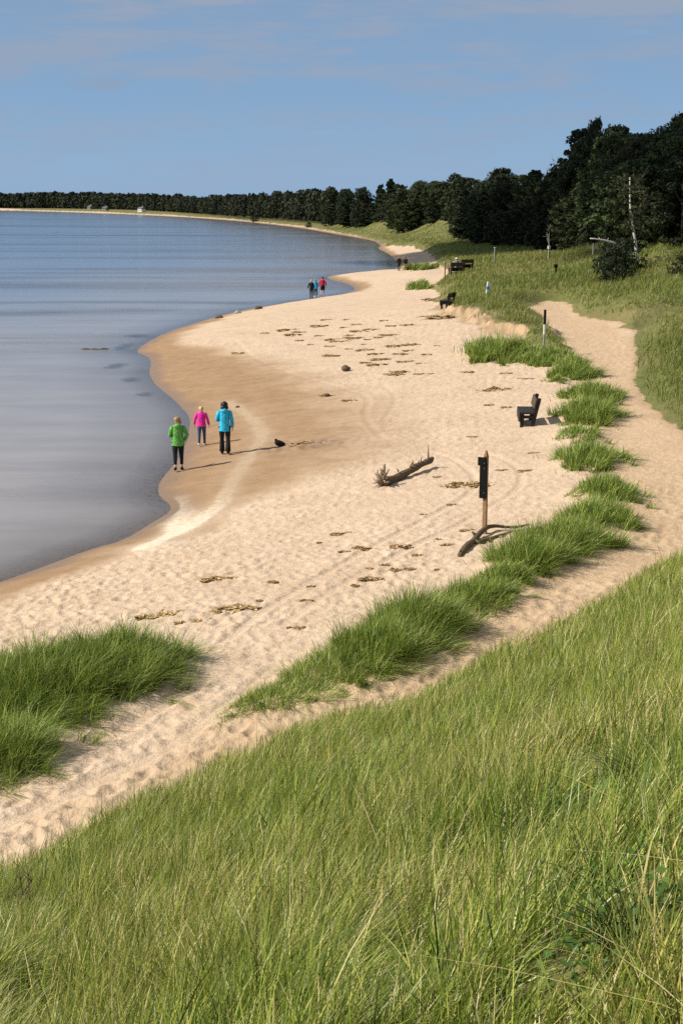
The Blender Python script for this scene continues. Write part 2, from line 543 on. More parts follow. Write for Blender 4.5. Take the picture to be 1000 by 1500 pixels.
def terrain_mat():
    t = NT('sand_and_turf')
    P = t.pos()
    dry, sand, wet, foam, weed = t.attr('dry'), t.attr('sand'), t.attr('wet'), t.attr('foam'), t.attr('weed')
    fine = t.noise(14, 6, .7, P); mid = t.noise(1.6, 5, .6, P); big = t.noise(.12, 4, .55, P)
    dryc = t.mix(t.ramp(mid, [(.3, (0, 0, 0)), (.72, (1, 1, 1))]), (.535, .402, .280), (.65, .512, .378))
    dryc = t.mix(t.ramp(fine, [(.35, (1, 1, 1)), (.6, (0, 0, 0))]), dryc, t.mix(.26, dryc, (.20, .13, .07)))
    dryc = t.mix(t.ramp(big, [(.4, (0, 0, 0)), (.65, (.5, .5, .5))]), dryc, (.56, .43, .30))
    dent_shade = t.ramp(t.noise(5.5, 3, .8, P), [(.62, (0, 0, 0)), (.70, (1, 1, 1))])  # shade of small dents painted as dark specks in the sand colour
    dryc = t.mix(t.math('MULTIPLY', dent_shade, .42), dryc, (.16, .105, .05))
    pth = t.math('MULTIPLY', t.attr('path'), t.ramp(t.noise(2.0, 5, .7, P), [(.2, (.55, .55, .55)), (.7, (1, 1, 1))]))
    dryc = t.mix(t.math('MULTIPLY', pth, .6), dryc, t.mix(t.ramp(t.noise(22, 5, .7, t.pos((1, .5, 1))), [(.35, (0, 0, 0)), (.65, (1, 1, 1))]), (.36, .235, .115), (.49, .345, .195)))
    dampc = t.mix(t.ramp(mid, [(.3, (0, 0, 0)), (.75, (1, 1, 1))]), (.275, .170, .090), (.365, .243, .142))
    wetc = t.mix(mid, (.21, .138, .082), (.28, .185, .115))
    dm = t.math('ADD', dry, t.math('MULTIPLY', t.math('SUBTRACT', t.noise(.55, 5, .6, P), .5), .9), clamp=True)
    dm = t.math('MULTIPLY', dm, t.math('GREATER_THAN', dry, .001))
    c = t.mix(dm, dampc, dryc)
    c = t.mix(wet, c, wetc)
    fo = t.math('MULTIPLY', foam, t.ramp(t.noise(7, 6, .75, P), [(.30, (.25, .25, .25)), (.56, (1, 1, 1))]))
    c = t.mix(fo, c, (.70, .60, .46))
    # turf: litter, moss and bare sand between the blades
    tn = t.noise(2.2, 6, .7, P); tb = t.noise(.075, 5, .6, P)
    turf = t.mix(t.ramp(tn, [(.3, (0, 0, 0)), (.7, (1, 1, 1))]), (.085, .10, .028), (.165, .175, .05))
    turf = t.mix(t.ramp(tb, [(.42, (0, 0, 0)), (.68, (1, 1, 1))]), turf, (.20, .165, .075))
    bare = t.ramp(t.noise(.16, 5, .65, P), [(.64, (0, 0, 0)), (.72, (1, 1, 1))])
    turf = t.mix(t.math('MULTIPLY', bare, .8), turf, (.42, .31, .19))
    sm = t.math('ADD', sand, t.math('MULTIPLY', t.math('SUBTRACT', t.noise(.9, 5, .7, P), .5), 1.1), clamp=True)
    sm = t.ramp(sm, [(.42, (0, 0, 0)), (.58, (1, 1, 1))])
    c = t.mix(sm, turf, c)
    c = t.mix(weed, c, (.06, .05, .04))
    rough = t.ramp(wet, [(0, (.95, .95, .95)), (1, (.38, .38, .38))])
    bh = t.math('ADD', t.math('MULTIPLY', t.noise(30, 5, .65, P), .35), t.math('MULTIPLY', t.noise(7, 4, .6, P), t.math('ADD', dry, .08)))
    p = t.principled(c, rough, .25, t.bump(bh, .9, .05))
    return t.out(p.outputs[0])


def water_mat():
    t = NT('lake_water')
    depth = t.attr('depth')
    lane = t.noise(1, 4, .6, t.pos((.006, .045, 1)))
    lane2 = t.noise(1, 3, .6, t.pos((.02, .16, 1)))
    w1 = t.noise(1, 4, .6, t.pos((.8, 1.7, 1)))
    w2 = t.noise(1, 3, .6, t.pos((3.4, 6.5, 1)))
    h = t.math('ADD', t.math('MULTIPLY', w1, .7), t.math('MULTIPLY', w2, .3))
    bp = t.N.new('ShaderNodeBump'); bp.inputs['Distance'].default_value = .10
    st = t.ramp(t.math('ADD', t.math('MULTIPLY', lane, .7), t.math('MULTIPLY', lane2, .3)), [(.40, (.16, .16, .16)), (.50, (.28, .28, .28)), (.585, (.9, .9, .9))])
    st = t.math('MULTIPLY', st, t.attr('calm')); st = t.math('ADD', st, t.math('MULTIPLY', t.attr('lane'), .6))
    t.l(st, bp.inputs['Strength']); t.l(h, bp.inputs['Height'])
    fr = t.n('ShaderNodeFresnel'); fr.inputs['IOR'].default_value = 1.33; t.l(bp.outputs[0], fr.inputs['Normal'])
    gl = t.n('ShaderNodeBsdfGlossy'); gl.inputs['Roughness'].default_value = .12
    gl.inputs['Color'].default_value = (.84, .86, .88, 1); t.l(bp.outputs[0], gl.inputs['Normal'])
    tr = t.n('ShaderNodeBsdfTransparent'); tr.inputs['Color'].default_value = (.80, .84, .84, 1)
    df = t.n('ShaderNodeBsdfDiffuse')
    silt = t.ramp(t.noise(1, 5, .65, t.pos((.12, .45, 1))), [(.35, (.95, .95, .96)), (.65, (1.20, 1.19, 1.18))])
    t.l(t.mix(1.0, silt, t.mix(t.ramp(depth, [(.10, (0, 0, 0)), (.32, (.6, .6, .6)), (.85, (1, 1, 1))]), (.315, .300, .300), (.060, .140, .270)), 'MULTIPLY'), df.inputs['Color'])
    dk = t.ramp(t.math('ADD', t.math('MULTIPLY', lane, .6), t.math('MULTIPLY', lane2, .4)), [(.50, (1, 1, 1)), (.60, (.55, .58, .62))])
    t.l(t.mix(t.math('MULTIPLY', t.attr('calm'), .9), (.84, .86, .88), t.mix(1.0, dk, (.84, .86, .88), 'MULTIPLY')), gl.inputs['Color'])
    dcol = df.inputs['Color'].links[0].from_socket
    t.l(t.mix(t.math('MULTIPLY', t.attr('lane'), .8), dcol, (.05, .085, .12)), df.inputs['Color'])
    m1 = t.n('ShaderNodeMixShader'); t.l(t.ramp(depth, [(0, (.05, .05, .05)), (.012, (.55, .55, .55)), (.04, (.85, .85, .85)), (.25, (.96, .96, .96))]), m1.inputs[0])
    t.l(tr.outputs[0], m1.inputs[1]); t.l(df.outputs[0], m1.inputs[2])
    m2 = t.n('ShaderNodeMixShader'); t.l(fr.outputs[0], m2.inputs[0]); t.l(m1.outputs[0], m2.inputs[1]); t.l(gl.outputs[0], m2.inputs[2])
    return t.out(m2.outputs[0])


def grass_mat(name, stops, transl=.35, patch=.12, patch_col=(.21, .185, .06), rough=.45, amount=.55):
    t = NT(name)
    rnd = t.attr('rnd'); tip = t.attr('tip')
    c = t.ramp(rnd, stops)
    pn = t.noise(patch, 4, .6, t.pos())
    c = t.mix(t.math('MULTIPLY', t.ramp(pn, [(.42, (0, 0, 0)), (.66, (1, 1, 1))]), amount), c, t.mix(.55, c, patch_col))
    c = t.mix(t.ramp(tip, [(.6, (0, 0, 0)), (1, (.35, .35, .35))]), c, (.30, .27, .11))
    p = t.principled(c, rough, .35)
    tl = t.n('ShaderNodeBsdfTranslucent'); t.l(c, tl.inputs['Color'])
    m = t.n('ShaderNodeMixShader'); m.inputs[0].default_value = transl
    t.l(p.outputs[0], m.inputs[1]); t.l(tl.outputs[0], m.inputs[2])
    return t.out(m.outputs[0])


def leaf_mat(name, stops, transl=.25):
    t = NT(name)
    info = t.n('ShaderNodeObjectInfo')
    rnd = t.attr('rnd')
    c = t.ramp(rnd, stops)
    hs = t.n('ShaderNodeHueSaturation'); t.l(c, hs.inputs['Color'])
    t.l(t.math('ADD', t.math('MULTIPLY', info.outputs['Random'], .7), .7), hs.inputs['Value'])
    t.l(t.math('ADD', t.math('MULTIPLY', info.outputs['Random'], .03), .485), hs.inputs['Hue'])
    p = t.principled(hs.outputs[0], .6, .2)
    tl = t.n('ShaderNodeBsdfTranslucent'); t.l(hs.outputs[0], tl.inputs['Color'])
    m = t.n('ShaderNodeMixShader'); m.inputs[0].default_value = transl
    t.l(p.outputs[0], m.inputs[1]); t.l(tl.outputs[0], m.inputs[2])
    return t.out(m.outputs[0])

M_TERRAIN = terrain_mat()
M_WATER = water_mat()
M_GRASS = grass_mat('dune_grass_blades', [(0, (.034, .070, .008)), (.25, (.100, .18, .017)), (.52, (.235, .33, .036)), (.70, (.41, .455, .080)), (.80, (.48, .44, .13)), (.89, (.62, .52, .22)), (1, (.80, .70, .42))], .20, .6, (.30, .25, .06), .38, .45)
M_TUFT = grass_mat('tussock_blades', [(0, (.050, .10, .012)), (.35, (.15, .25, .030)), (.70, (.32, .42, .07)), (.86, (.50, .54, .16)), (1, (.68, .60, .30))], .25, .5, amount=.12)
M_FIELD = grass_mat('far_dune_grass_blades', [(0, (.095, .14, .026)), (.5, (.19, .24, .046)), (.8, (.32, .32, .08)), (1, (.45, .38, .15))], .4, .05, (.30, .21, .09), amount=.5)
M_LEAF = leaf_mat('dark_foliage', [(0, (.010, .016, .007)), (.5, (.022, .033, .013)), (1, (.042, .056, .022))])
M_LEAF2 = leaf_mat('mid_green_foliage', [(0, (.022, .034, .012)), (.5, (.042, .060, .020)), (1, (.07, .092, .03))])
M_BARK = simple_mat('grey_bark', (.10, .085, .07), .9, .1, .4, 6, .5, .03, (4, 4, 1))
M_BIRCH = simple_mat('white_birch_bark', (.62, .58, .52), .7, .2, .25, 5, .2, .01, (1, 1, 5))
M_DRIFT = simple_mat('weathered_driftwood', (.30, .235, .165), .9, .15, .45, 9, .7, .03, (1, 6, 6))
M_DRIFT_DK = simple_mat('dark_driftwood', (.13, .095, .06), .9, .15, .5, 9, .7, .03, (3, 3, 3))
M_BENCH = simple_mat('dark_stained_wood', (.022, .019, .015), .6, .25, .4, 9, .4, .006, (6, 1, 6))
M_BENCH_BACK = simple_mat('lit_brown_wood', (.075, .055, .034), .7, .25, .3, 9, .4, .006, (6, 1, 6))  # sunlight on the backrest put into the colour; cottage doors reuse it
M_POST = simple_mat('brown_post_wood', (.27, .165, .09), .85, .2, .3, 12, .5, .006, (5, 5, .6))
M_BOARD = simple_mat('black_sign_paint', (.007, .008, .008), .75, .12, .3, 8, .1, .003)
M_WHITE = simple_mat('white_paint', (.75, .74, .72), .6, .4, .08, 8, .1, .003)
M_BLUE = simple_mat('blue_paint', (.10, .25, .55), .6, .4, .1, 8, .1, .003)
M_GREY = simple_mat('grey_weathered_wood', (.32, .31, .30), .8, .2, .25, 8, .3, .004, (4, 4, .6))
M_WRACK = None

# ================================================================== SETTING
def fan(rows, azd):
    az = np.radians(azd)
    R, A = np.meshgrid(rows, az, indexing='ij')
    x = R * np.sin(A); y = R * np.cos(A)
    nr, na = len(rows), len(azd)
    i = np.arange(nr - 1)[:, None] * na; k = np.arange(na)[None, :]; k2 = (k + 1) % na
    F = np.stack([i + k, i + k2, i + na + k2, i + na + k], -1).reshape(-1, 4)
    return x.ravel(), y.ravel(), F

AZ = np.concatenate([np.linspace(-180, -40, 24, endpoint=False), np.linspace(-40, -18, 40, endpoint=False), np.linspace(-18, 18, 430, endpoint=False),
                     np.linspace(18, 40, 40, endpoint=False), np.linspace(40, 180, 24, endpoint=False)])
ROWS = np.concatenate([np.geomspace(.3, 9, 130, endpoint=False), np.geomspace(9, 48, 560, endpoint=False), np.geomspace(48, 130, 250, endpoint=False), np.geomspace(130, 5000, 260)])
gx_, gy_, GF = fan(ROWS, AZ)
gz_, d_, dry_, sand_, ew_, p_, ft_ = terrain(gx_, gy_, True, True)
wet_ = np.where(d_ < 0, 1, 1 - smooth(.15, .9, d_ + perlin(gx_ * .6, gy_ * .6, 91) * .5))
chd = np.exp(-((gx_ - CHURN[0]) / 1.4) ** 2 - ((gy_ - CHURN[1]) / .8) ** 2)
wet_ = np.maximum(wet_, np.clip(chd * 1.5 * (.6 + 1.2 * perlin(gx_ * 2.2, gy_ * 2.2, 99)), 0, .85))
fw = .20 + .22 * (perlin(gx_ * .9, gy_ * .9, 93) + .5)
foam_ = np.exp(-(seg_dist(gx_, gy_, foam_w) / (fw * .62)) ** 2) * (1.15 + .5 * perlin(gx_ * 1.6, gy_ * 1.6, 98)) + .40 * np.exp(-(seg_dist(gx_, gy_, foam_w) / (fw * 2.0)) ** 2) + .8 * np.exp(-(seg_dist(gx_, gy_, foam2_w) / fw) ** 2)
foam_ = np.clip(foam_, 0, 1) * (d_ > .25) * (1.25 - .95 * smooth(33, 39, gy_))
def weed_at(x, y):
    r_ = np.zeros_like(x)
    for (px, py, rx, ry) in ((182, 508, .5, 2.2), (200, 492, .9, 1.2), (168, 536, .45, 1.5), (192, 556, .5, 1.0), (214, 577, .3, .8)):
        w = unproject(px, py, 0)
        q = ((x - w[0] + .3 * perlin(x * 1.2, y * .5, 95)) / rx) ** 2 + ((y - w[1]) / ry) ** 2
        r_ = np.maximum(r_, np.clip(1.3 * np.exp(-q) - .25 + .3 * perlin(x * 3, y * 1.5, 96), 0, 1))
    return r_
weed_ = weed_at(gx_, gy_)
pd_ = seg_dist(gx_, gy_, PATHLINE); path_ = 1 - smooth(1.0, 2.6, pd_ + perlin(gx_ * .5, gy_ * .5, 97) * .8)
path_ = np.maximum(path_, 1.5 * bank(gx_, gy_) * smooth(-.4, .1, ew_) * (1 - smooth(.9, 1.5, ew_)))
weed_ *= d_ < 0
bandm = bank(gx_, gy_) * smooth(-.5, .0, ew_) * (1 - smooth(1.2, 2.0, ew_))
scarp_ = bandm * np.clip(.35 + 1.6 * perlin(gx_ * 2.4, gy_ * .9, 141) + .8 * perlin(gx_ * 7, gy_ * 3, 142), 0, .75)
weed_s = np.maximum(weed_, scarp_ * .6)
gz_ = gz_ + weed_ * np.minimum(0.0, gz_) * -.75
grd = link('ground', make_mesh('ground', np.stack([gx_, gy_, gz_], 1), GF, None, M_TERRAIN,
                               dict(dry=dry_, sand=sand_, wet=wet_, foam=foam_, weed=weed_s, path=path_)))
tag(grd, 'sandy lake shore with dunes and turf', None, None, 'structure')

WR = np.concatenate([np.geomspace(10, 130, 420, endpoint=False), np.geomspace(130, 6000, 120)])
WA = np.concatenate([np.linspace(-100, -22, 40, endpoint=False), np.linspace(-22, 22, 160)])
az = np.radians(WA); R, A = np.meshgrid(WR, az, indexing='ij')
wx, wy = (R * np.sin(A)).ravel(), (R * np.cos(A)).ravel()
na = len(WA); i = np.arange(len(WR) - 1)[:, None] * na; k = np.arange(na - 1)[None, :]
WF = np.stack([i + k, i + na + k, i + na + k + 1, i + k + 1], -1).reshape(-1, 4)[:, ::-1]
wd = -sdist(wx, wy, WATER)
dep = np.clip(-wd / 110, 0, 1) * (1 - .95 * np.clip(weed_at(wx, wy) * 1.6, 0, 1))
lane_ = np.zeros_like(wx)
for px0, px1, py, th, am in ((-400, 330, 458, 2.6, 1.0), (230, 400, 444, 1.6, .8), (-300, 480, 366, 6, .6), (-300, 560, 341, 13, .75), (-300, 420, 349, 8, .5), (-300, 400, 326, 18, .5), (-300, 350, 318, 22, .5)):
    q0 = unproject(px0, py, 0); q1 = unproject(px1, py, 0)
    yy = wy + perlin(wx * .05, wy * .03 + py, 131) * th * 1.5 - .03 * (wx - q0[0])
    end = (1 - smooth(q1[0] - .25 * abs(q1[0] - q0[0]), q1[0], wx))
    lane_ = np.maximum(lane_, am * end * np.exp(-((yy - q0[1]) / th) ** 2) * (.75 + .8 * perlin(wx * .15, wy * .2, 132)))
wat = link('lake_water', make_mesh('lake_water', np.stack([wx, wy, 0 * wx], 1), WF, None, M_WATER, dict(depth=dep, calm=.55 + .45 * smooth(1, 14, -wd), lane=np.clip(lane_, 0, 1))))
tag(wat, 'calm blue lake', None, None, 'structure')

# ------------------------------------------------------------------ blades
def blades(P, h, w, lean, rnd, curl=1.0, S=(0, .38, .72, 1.0), WID=(1, .88, .55)):
    """Curved grass blades: two quads and a tip triangle each."""
    N = len(P)
    a = rng.uniform(0, math.pi, N)
    side = np.stack([np.cos(a), np.sin(a), np.zeros(N)], 1) * (w / 2)[:, None]
    L2 = (lean ** 2).sum(1)
    ups = 1 / np.sqrt(1 + .8 * L2)
    V = np.zeros((N, 7, 3)); tip = np.zeros((N, 7))
    for k, s in enumerate(S):
        c = P.copy()
        off = (h * (s * .35 + s * s * .65 * curl))[:, None] * lean
        c[:, :2] += off
        c[:, 2] += h * (s - .28 * np.minimum(L2, 2.2) * s * s) * ups
        if k < 3:
            V[:, 2 * k] = c - side * WID[k]; V[:, 2 * k + 1] = c + side * WID[k]
            tip[:, 2 * k:2 * k + 2] = s
        else:
            V[:, 6] = c; tip[:, 6] = 1
    b = np.arange(N)[:, None] * 7
    F4 = np.concatenate([b + np.array([[0, 1, 3, 2]]), b + np.array([[2, 3, 5, 4]])])
    F3 = b + np.array([[4, 5, 6]])
    return V.reshape(-1, 3), F4, F3, np.repeat(rnd, 7), tip.ravel()


def blades_obj(name, P, h, w, lean, rnd, mat, parent=None, curl=1.0):
    V, F4, F3, r, t = blades(P, h, w, lean, rnd, curl)
    return link(name, make_mesh(name, V, F4, F3, mat, dict(rnd=r, tip=t)), parent)

# --- foreground slope of dune grass (nobody could count it)
N0 = 680000
lr = rng.power(2.0, N0) * (math.log(31) - math.log(1.7)) + math.log(1.7)
r = np.exp(lr); a = np.radians(rng.uniform(-27, 25, N0))
x, y = r * np.sin(a), r * np.cos(a)
ft = foot_t(x, y)
cl = .8 * perlin(x * 1.7, y * 1.7, 101) + .5 * perlin(x * .5, y * .5, 102) + .55 * perlin(x * 4.5, y * 4.5, 106)
edge = ft + .045 * perlin(x * 2.2, y * 2.2, 103)
bare = np.zeros(N0)
for px, py, rad in ((985, 1235, .5), (40, 1330, .25), (760, 1400, .3), (560, 1460, .3)):
    g = ground(px, py); bare += np.exp(-((x - g.x) ** 2 + (y - g.y) ** 2) / rad ** 2)
keep = (edge < 1.0) & (rng.random(N0) < np.clip(.58 + 1.35 * cl, .05, 1)) & (rng.random(N0) > bare * .8)
keep &= rng.random(N0) < 1 - .75 * smooth(.90, 1.0, edge)
x, y, r, cl, ft = x[keep], y[keep], r[keep], cl[keep], ft[keep]
z = terrain(x, y)
N = len(x)
print('foreground blades', N)
pn = perlin(x * .45, y * .45, 104)
straw = np.clip(.15 + .32 * pn, .04, .5)
rnd = rng.random(N) * .74 + .10 * cl
dead = rng.random(N) < straw
rnd[dead] = rng.uniform(.74, 1.0, dead.sum())
rnd = np.clip(rnd, 0, 1)
h = rng.uniform(.20, .44, N) * np.clip(1 + .65 * cl, .45, 1.5) * (1 - .25 * smooth(.8, 1, ft))
h = h * np.where(r < 5.5, .62 + .38 * (r / 5.5), 1)
tall = rng.random(N) < .012 + .05 * smooth(.86, .97, ft)
h[tall] *= rng.uniform(1.25, 1.7, tall.sum())
w = np.maximum(rng.uniform(.0026, .0078, N) * (1 + .25 * (rng.random(N) < .1)), r * .00048)
fl = rng.random(N) < .05 + .10 * (1 - smooth(3.5, 6.5, r))
wind = np.array([.38, .05])
lean = rng.normal(0, .36, (N, 2)) + wind * (1 + .8 * perlin(x * .8, y * .8, 105))[:, None]
lean[fl] *= 2.4
P = np.stack([x, y, z - .02], 1)
dg = blades_obj('dune_grass', P, h, w, lean, rnd, M_GRASS)
tag(dg, 'thick sunlit green and straw coloured dune grass covering the near slope', 'grass', None, 'stuff')

# --- dune field and right hand slope, thinner with distance
N1 = 720000
lr = rng.uniform(math.log(36), math.log(420), N1); r = np.exp(lr); a = np.radians(rng.uniform(-4, 24, N1))
x, y = r * np.sin(a), r * np.cos(a)
e = sdist(x, y, FIELD) + perlin(x * .3, y * .3, 21) * 1.2; p = sdist(x, y, PATCH)
cl = perlin(x * .35, y * .35, 111) + .7 * perlin(x * .1, y * .1, 112)
keep = ((e > .25 + .35 * bank(x, y)) | (p > -.1 + .5 * perlin(x * .7, y * .7, 113))) & (rng.random(N1) < np.maximum(smooth(0, 2.0, e), smooth(-.2, 2.5, p))) & (rng.random(N1) < np.clip(.75 + .6 * cl, .40, 1)) & (sdist(x, y, FOREST) < 4) & (foot_t(x, y) > 1.3)
x, y, r, cl = x[keep], y[keep], r[keep], cl[keep]
N = len(x); print('field blades', N)
z = terrain(x, y)
h = rng.uniform(.18, .48, N) * np.clip(1 + .6 * cl, .5, 1.5) * (1 - .35 * smooth(150, 300, r))
w = rng.uniform(.7, 1.3, N) * (.008 + r * .00040)
lean = rng.normal(0, .38, (N, 2)) + np.array([.25, 0])
rnd = np.clip(rng.random(N) * .8 - .25 * cl + .05, 0, 1)
fg = blades_obj('field_grass', np.stack([x, y, z - .03], 1), h, w, lean, rnd, M_FIELD)
tag(fg, 'rough green and brown grass covering the dunes below the wood', 'grass', None, 'stuff')

# --- grass tussocks, one thing each
for t in TUSSOCKS:
    g = ground(*t['p']); n = t['n']
    rad = np.sqrt(rng.random(n)); so_ = rng.random(n) < .10; rad = np.where(so_, .9 + .7 * rng.random(n) ** 2, rad); th = rng.uniform(0, 2 * math.pi, n)
    rr = rad * (1 + .22 * np.sin(3 * th + t['p'][0]) + .15 * np.sin(5 * th + t['p'][1]))
    u, v = rr * np.cos(th) * t['a'], rr * np.sin(th) * t['b']
    cr, sr = math.cos(t['rot']), math.sin(t['rot'])
    x, y = g.x + u * cr - v * sr, g.y + u * sr + v * cr
    # blades stand in little sheaves
    k = max(12, n // 45)
    ci = rng.integers(0, n, k); pj = rng.integers(0, k, n); pick = ci[pj]
    m = rng.random(n) < .72
    x = np.where(m, x[pick] + rng.normal(0, .06, n), x); y = np.where(m, y[pick] + rng.normal(0, .06, n), y)
    z = terrain(x, y)
    out = np.stack([x - g.x, y - g.y], 1); out /= max(t['a'], t['b'])
    hh = t['h'] * rng.uniform(.5, 1.25, n) * (1.1 - .55 * np.minimum(rad, 1) ** 2) * np.clip(1 + .5 * perlin(x * 2.2, y * 2.2, 121), .6, 1.4)
    shl = rng.normal(0, .30, (k, 2)); shh = rng.uniform(.7, 1.25, k)
    lean = out * .5 + rng.normal(0, .30, (n, 2)) + np.array([.22, -.05])
    lean += np.where(m[:, None], shl[pj], 0); hh = hh * np.where(m, shh[pj], 1)
    if t.get('soft'): lean = lean * 1.5
    Y = g.y
    ww = np.maximum(rng.uniform(.004, .010, n), Y * .00050)
    P = np.stack([x - g.x, y - g.y, z - g.z - .02], 1)
    ro = np.clip(rng.random(n) * .9 + (.1 if t.get('soft') else 0), 0, 1)
    o = blades_obj('grass_tussock', P, hh, ww, lean, ro, M_TUFT)
    o.location = g
    tag(o, t['lab'], 'grass tussock', 'grass tussocks along the beach')

# ------------------------------------------------------------------ trees
def cards(C, S, N_, rnd, aspect=1.6):
    """Leaf clumps as small bent quads at C with size S and normal N_."""
    n = len(C)
    t = rng.normal(size=(n, 3)); t -= N_ * (t * N_).sum(1)[:, None]; t /= np.linalg.norm(t, axis=1)[:, None] + 1e-9
    b = np.cross(N_, t)
    S = S[:, None]
    V = np.stack([C - t * S * aspect * .5, C + b * S * .5 + N_ * S * .12, C + t * S * aspect * .5, C - b * S * .5 + N_ * S * .12], 1)
    F = np.arange(n * 4).reshape(n, 4)
    return V.reshape(-1, 3), F, np.repeat(rnd, 4)


def crown_broad(n=5200, seed=0, R=3.0, z0=1.6, H=10.0, size=.26):
    g = np.random.default_rng(seed)
    K = 190
    cz = g.uniform(0, 1, K)
    th = g.uniform(0, 2 * math.pi, K)
    prof = np.sqrt(np.clip(1 - (2 * (cz - .45)) ** 2 * .8, .08, 1))
    rad = R * prof * np.sqrt(g.uniform(.15, 1.25, K)) * (1 + .25 * np.sin(2 * th + seed))
    c = np.stack([rad * np.cos(th), rad * np.sin(th), z0 + cz * (H - z0 - .5)], 1)
    cs = g.uniform(.45, 1.2, K) * R * .21
    j = g.integers(0, K, n)
    d = g.normal(size=(n, 3)); d /= np.linalg.norm(d, axis=1)[:, None]
    rr = g.random(n) ** .45
    C = c[j] + d * (rr * cs[j])[:, None] * np.array([1, 1, .75])
    nn = d + np.array([0, 0, .5]) + g.normal(0, .45, (n, 3)); nn /= np.linalg.norm(nn, axis=1)[:, None]
    shade = g.random(K)[j] * .6 + g.random(n) * .4
    return C, g.uniform(.6, 1.3, n) * size, nn, shade, c


def crown_pine(n=5200, seed=0, R=2.4, z0=1.2, H=10.0, size=.24, ragged=.35):
    g = np.random.default_rng(seed)
    Cs, Ns, Sh, tips = [], [], [], []
    K = 85
    for k in range(K):
        f = g.random() ** 1.15
        zz = z0 + f * (H - z0)
        L = R * ((1 - f) ** .75) * g.uniform(1 - ragged, 1.12) + .18
        th = g.uniform(0, 2 * math.pi)
        m = n // K
        s = g.random(m) ** .6
        dirv = np.array([math.cos(th), math.sin(th)])
        wv = np.array([-dirv[1], dirv[0]])
        sp = g.normal(0, .20 * L + .05, m) * (1.1 - .6 * s)
        pos = np.zeros((m, 3))
        pos[:, :2] = dirv * (s * L)[:, None] + wv * sp[:, None]
        pos[:, 2] = zz - .18 * s * L + .25 * L * s * s + g.normal(0, .12, m)
        Cs.append(pos)
        nv = g.normal(0, .55, (m, 3)) + np.array([dirv[0] * .5, dirv[1] * .5, .8]); nv /= np.linalg.norm(nv, axis=1)[:, None]
        Ns.append(nv); Sh.append(np.full(m, g.random() * .6) + g.random(m) * .4)
        tips.append(np.array([dirv[0] * L * .85, dirv[1] * L * .85, zz]))
    C = np.concatenate(Cs)
    return C, g.uniform(.6, 1.3, len(C)) * size, np.concatenate(Ns), np.concatenate(Sh), np.array(tips)


def trunk_mesh(name, mat, H, r, tips, seed, nl=10, lean=.25):
    g = np.random.default_rng(seed)
    m = MB()
    s = np.linspace(0, 1, 9)
    bx, by = g.normal(0, lean, 2)
    ax = np.stack([bx * s ** 2 + .12 * np.sin(s * 5 + seed), by * s ** 2 + .1 * np.cos(s * 4), -.35 + s * (H * .93 + .35)], 1)
    m.tube(ax, r * (1 - .85 * s) + .01, 7)
    for t in tips[g.permutation(len(tips))[:nl]]:
        f = min(max((t[2] - .8) / (H * .93), .12), .9)
        i = int(f * 8)
        p0 = ax[max(i - 1, 0)]
        mid = p0 * .5 + t * .5 + np.array([0, 0, -.15])
        m.tube([p0, mid, t], [r * .35, r * .2, .012], 5)
    return m.mesh(name, mat)

VAR = {}
def variant(key, maker, leaf, bark, H=10, r=.17, nl=12):
    C, S, Nn, sh, tips = maker
    V, F, rr = cards(C, S, Nn, sh)
    VAR[key] = (make_mesh('crown', V, F, None, leaf, dict(rnd=rr), False), trunk_mesh('trunk', bark, H, r, tips, len(VAR) + 5, nl))

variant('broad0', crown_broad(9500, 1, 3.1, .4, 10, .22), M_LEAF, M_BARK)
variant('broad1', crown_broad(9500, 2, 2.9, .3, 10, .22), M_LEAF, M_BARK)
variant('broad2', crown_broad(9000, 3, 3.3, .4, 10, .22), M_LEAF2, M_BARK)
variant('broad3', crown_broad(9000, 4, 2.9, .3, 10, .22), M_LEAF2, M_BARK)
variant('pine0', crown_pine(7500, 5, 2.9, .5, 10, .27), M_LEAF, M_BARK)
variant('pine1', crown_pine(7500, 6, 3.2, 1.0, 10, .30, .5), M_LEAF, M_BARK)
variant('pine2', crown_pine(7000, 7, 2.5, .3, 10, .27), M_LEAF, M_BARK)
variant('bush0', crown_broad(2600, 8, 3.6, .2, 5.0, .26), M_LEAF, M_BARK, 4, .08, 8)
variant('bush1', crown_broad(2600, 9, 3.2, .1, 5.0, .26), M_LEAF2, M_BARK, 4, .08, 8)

SIL = np.array([(-900, 282), (0, 284), (100, 282), (200, 284), (300, 287), (380, 284), (430, 282), (478, 278), (490, 276), (540, 272), (556, 270), (568, 263), (578, 267), (600, 265), (612, 263), (640, 259),
                (658, 252), (668, 250), (678, 256), (690, 254), (705, 252), (720, 245), (745, 248), (770, 241), (790, 246), (808, 236), (813, 218), (826, 205), (834, 186), (852, 177), (860, 186), (866, 192), (880, 183), (905, 187),
                (930, 186), (950, 191), (958, 176), (966, 171), (985, 171), (1000, 170), (1100, 165), (1400, 175)], float)


def tree(kind, x, y, H, label, group, name='tree', spread=1.0, base=10.0, sink=.1):
    z = gz(x, y) - sink
    o = empty(name, (x, y, z), label, 'bush' if 'bush' in name else 'tree', group, rng.uniform(0, 6.28))
    s = H / base
    o.scale = (s * spread, s * spread, s)
    cr, tr = VAR[kind]
    link('crown', cr, o); link('trunk', tr, o)
    return o

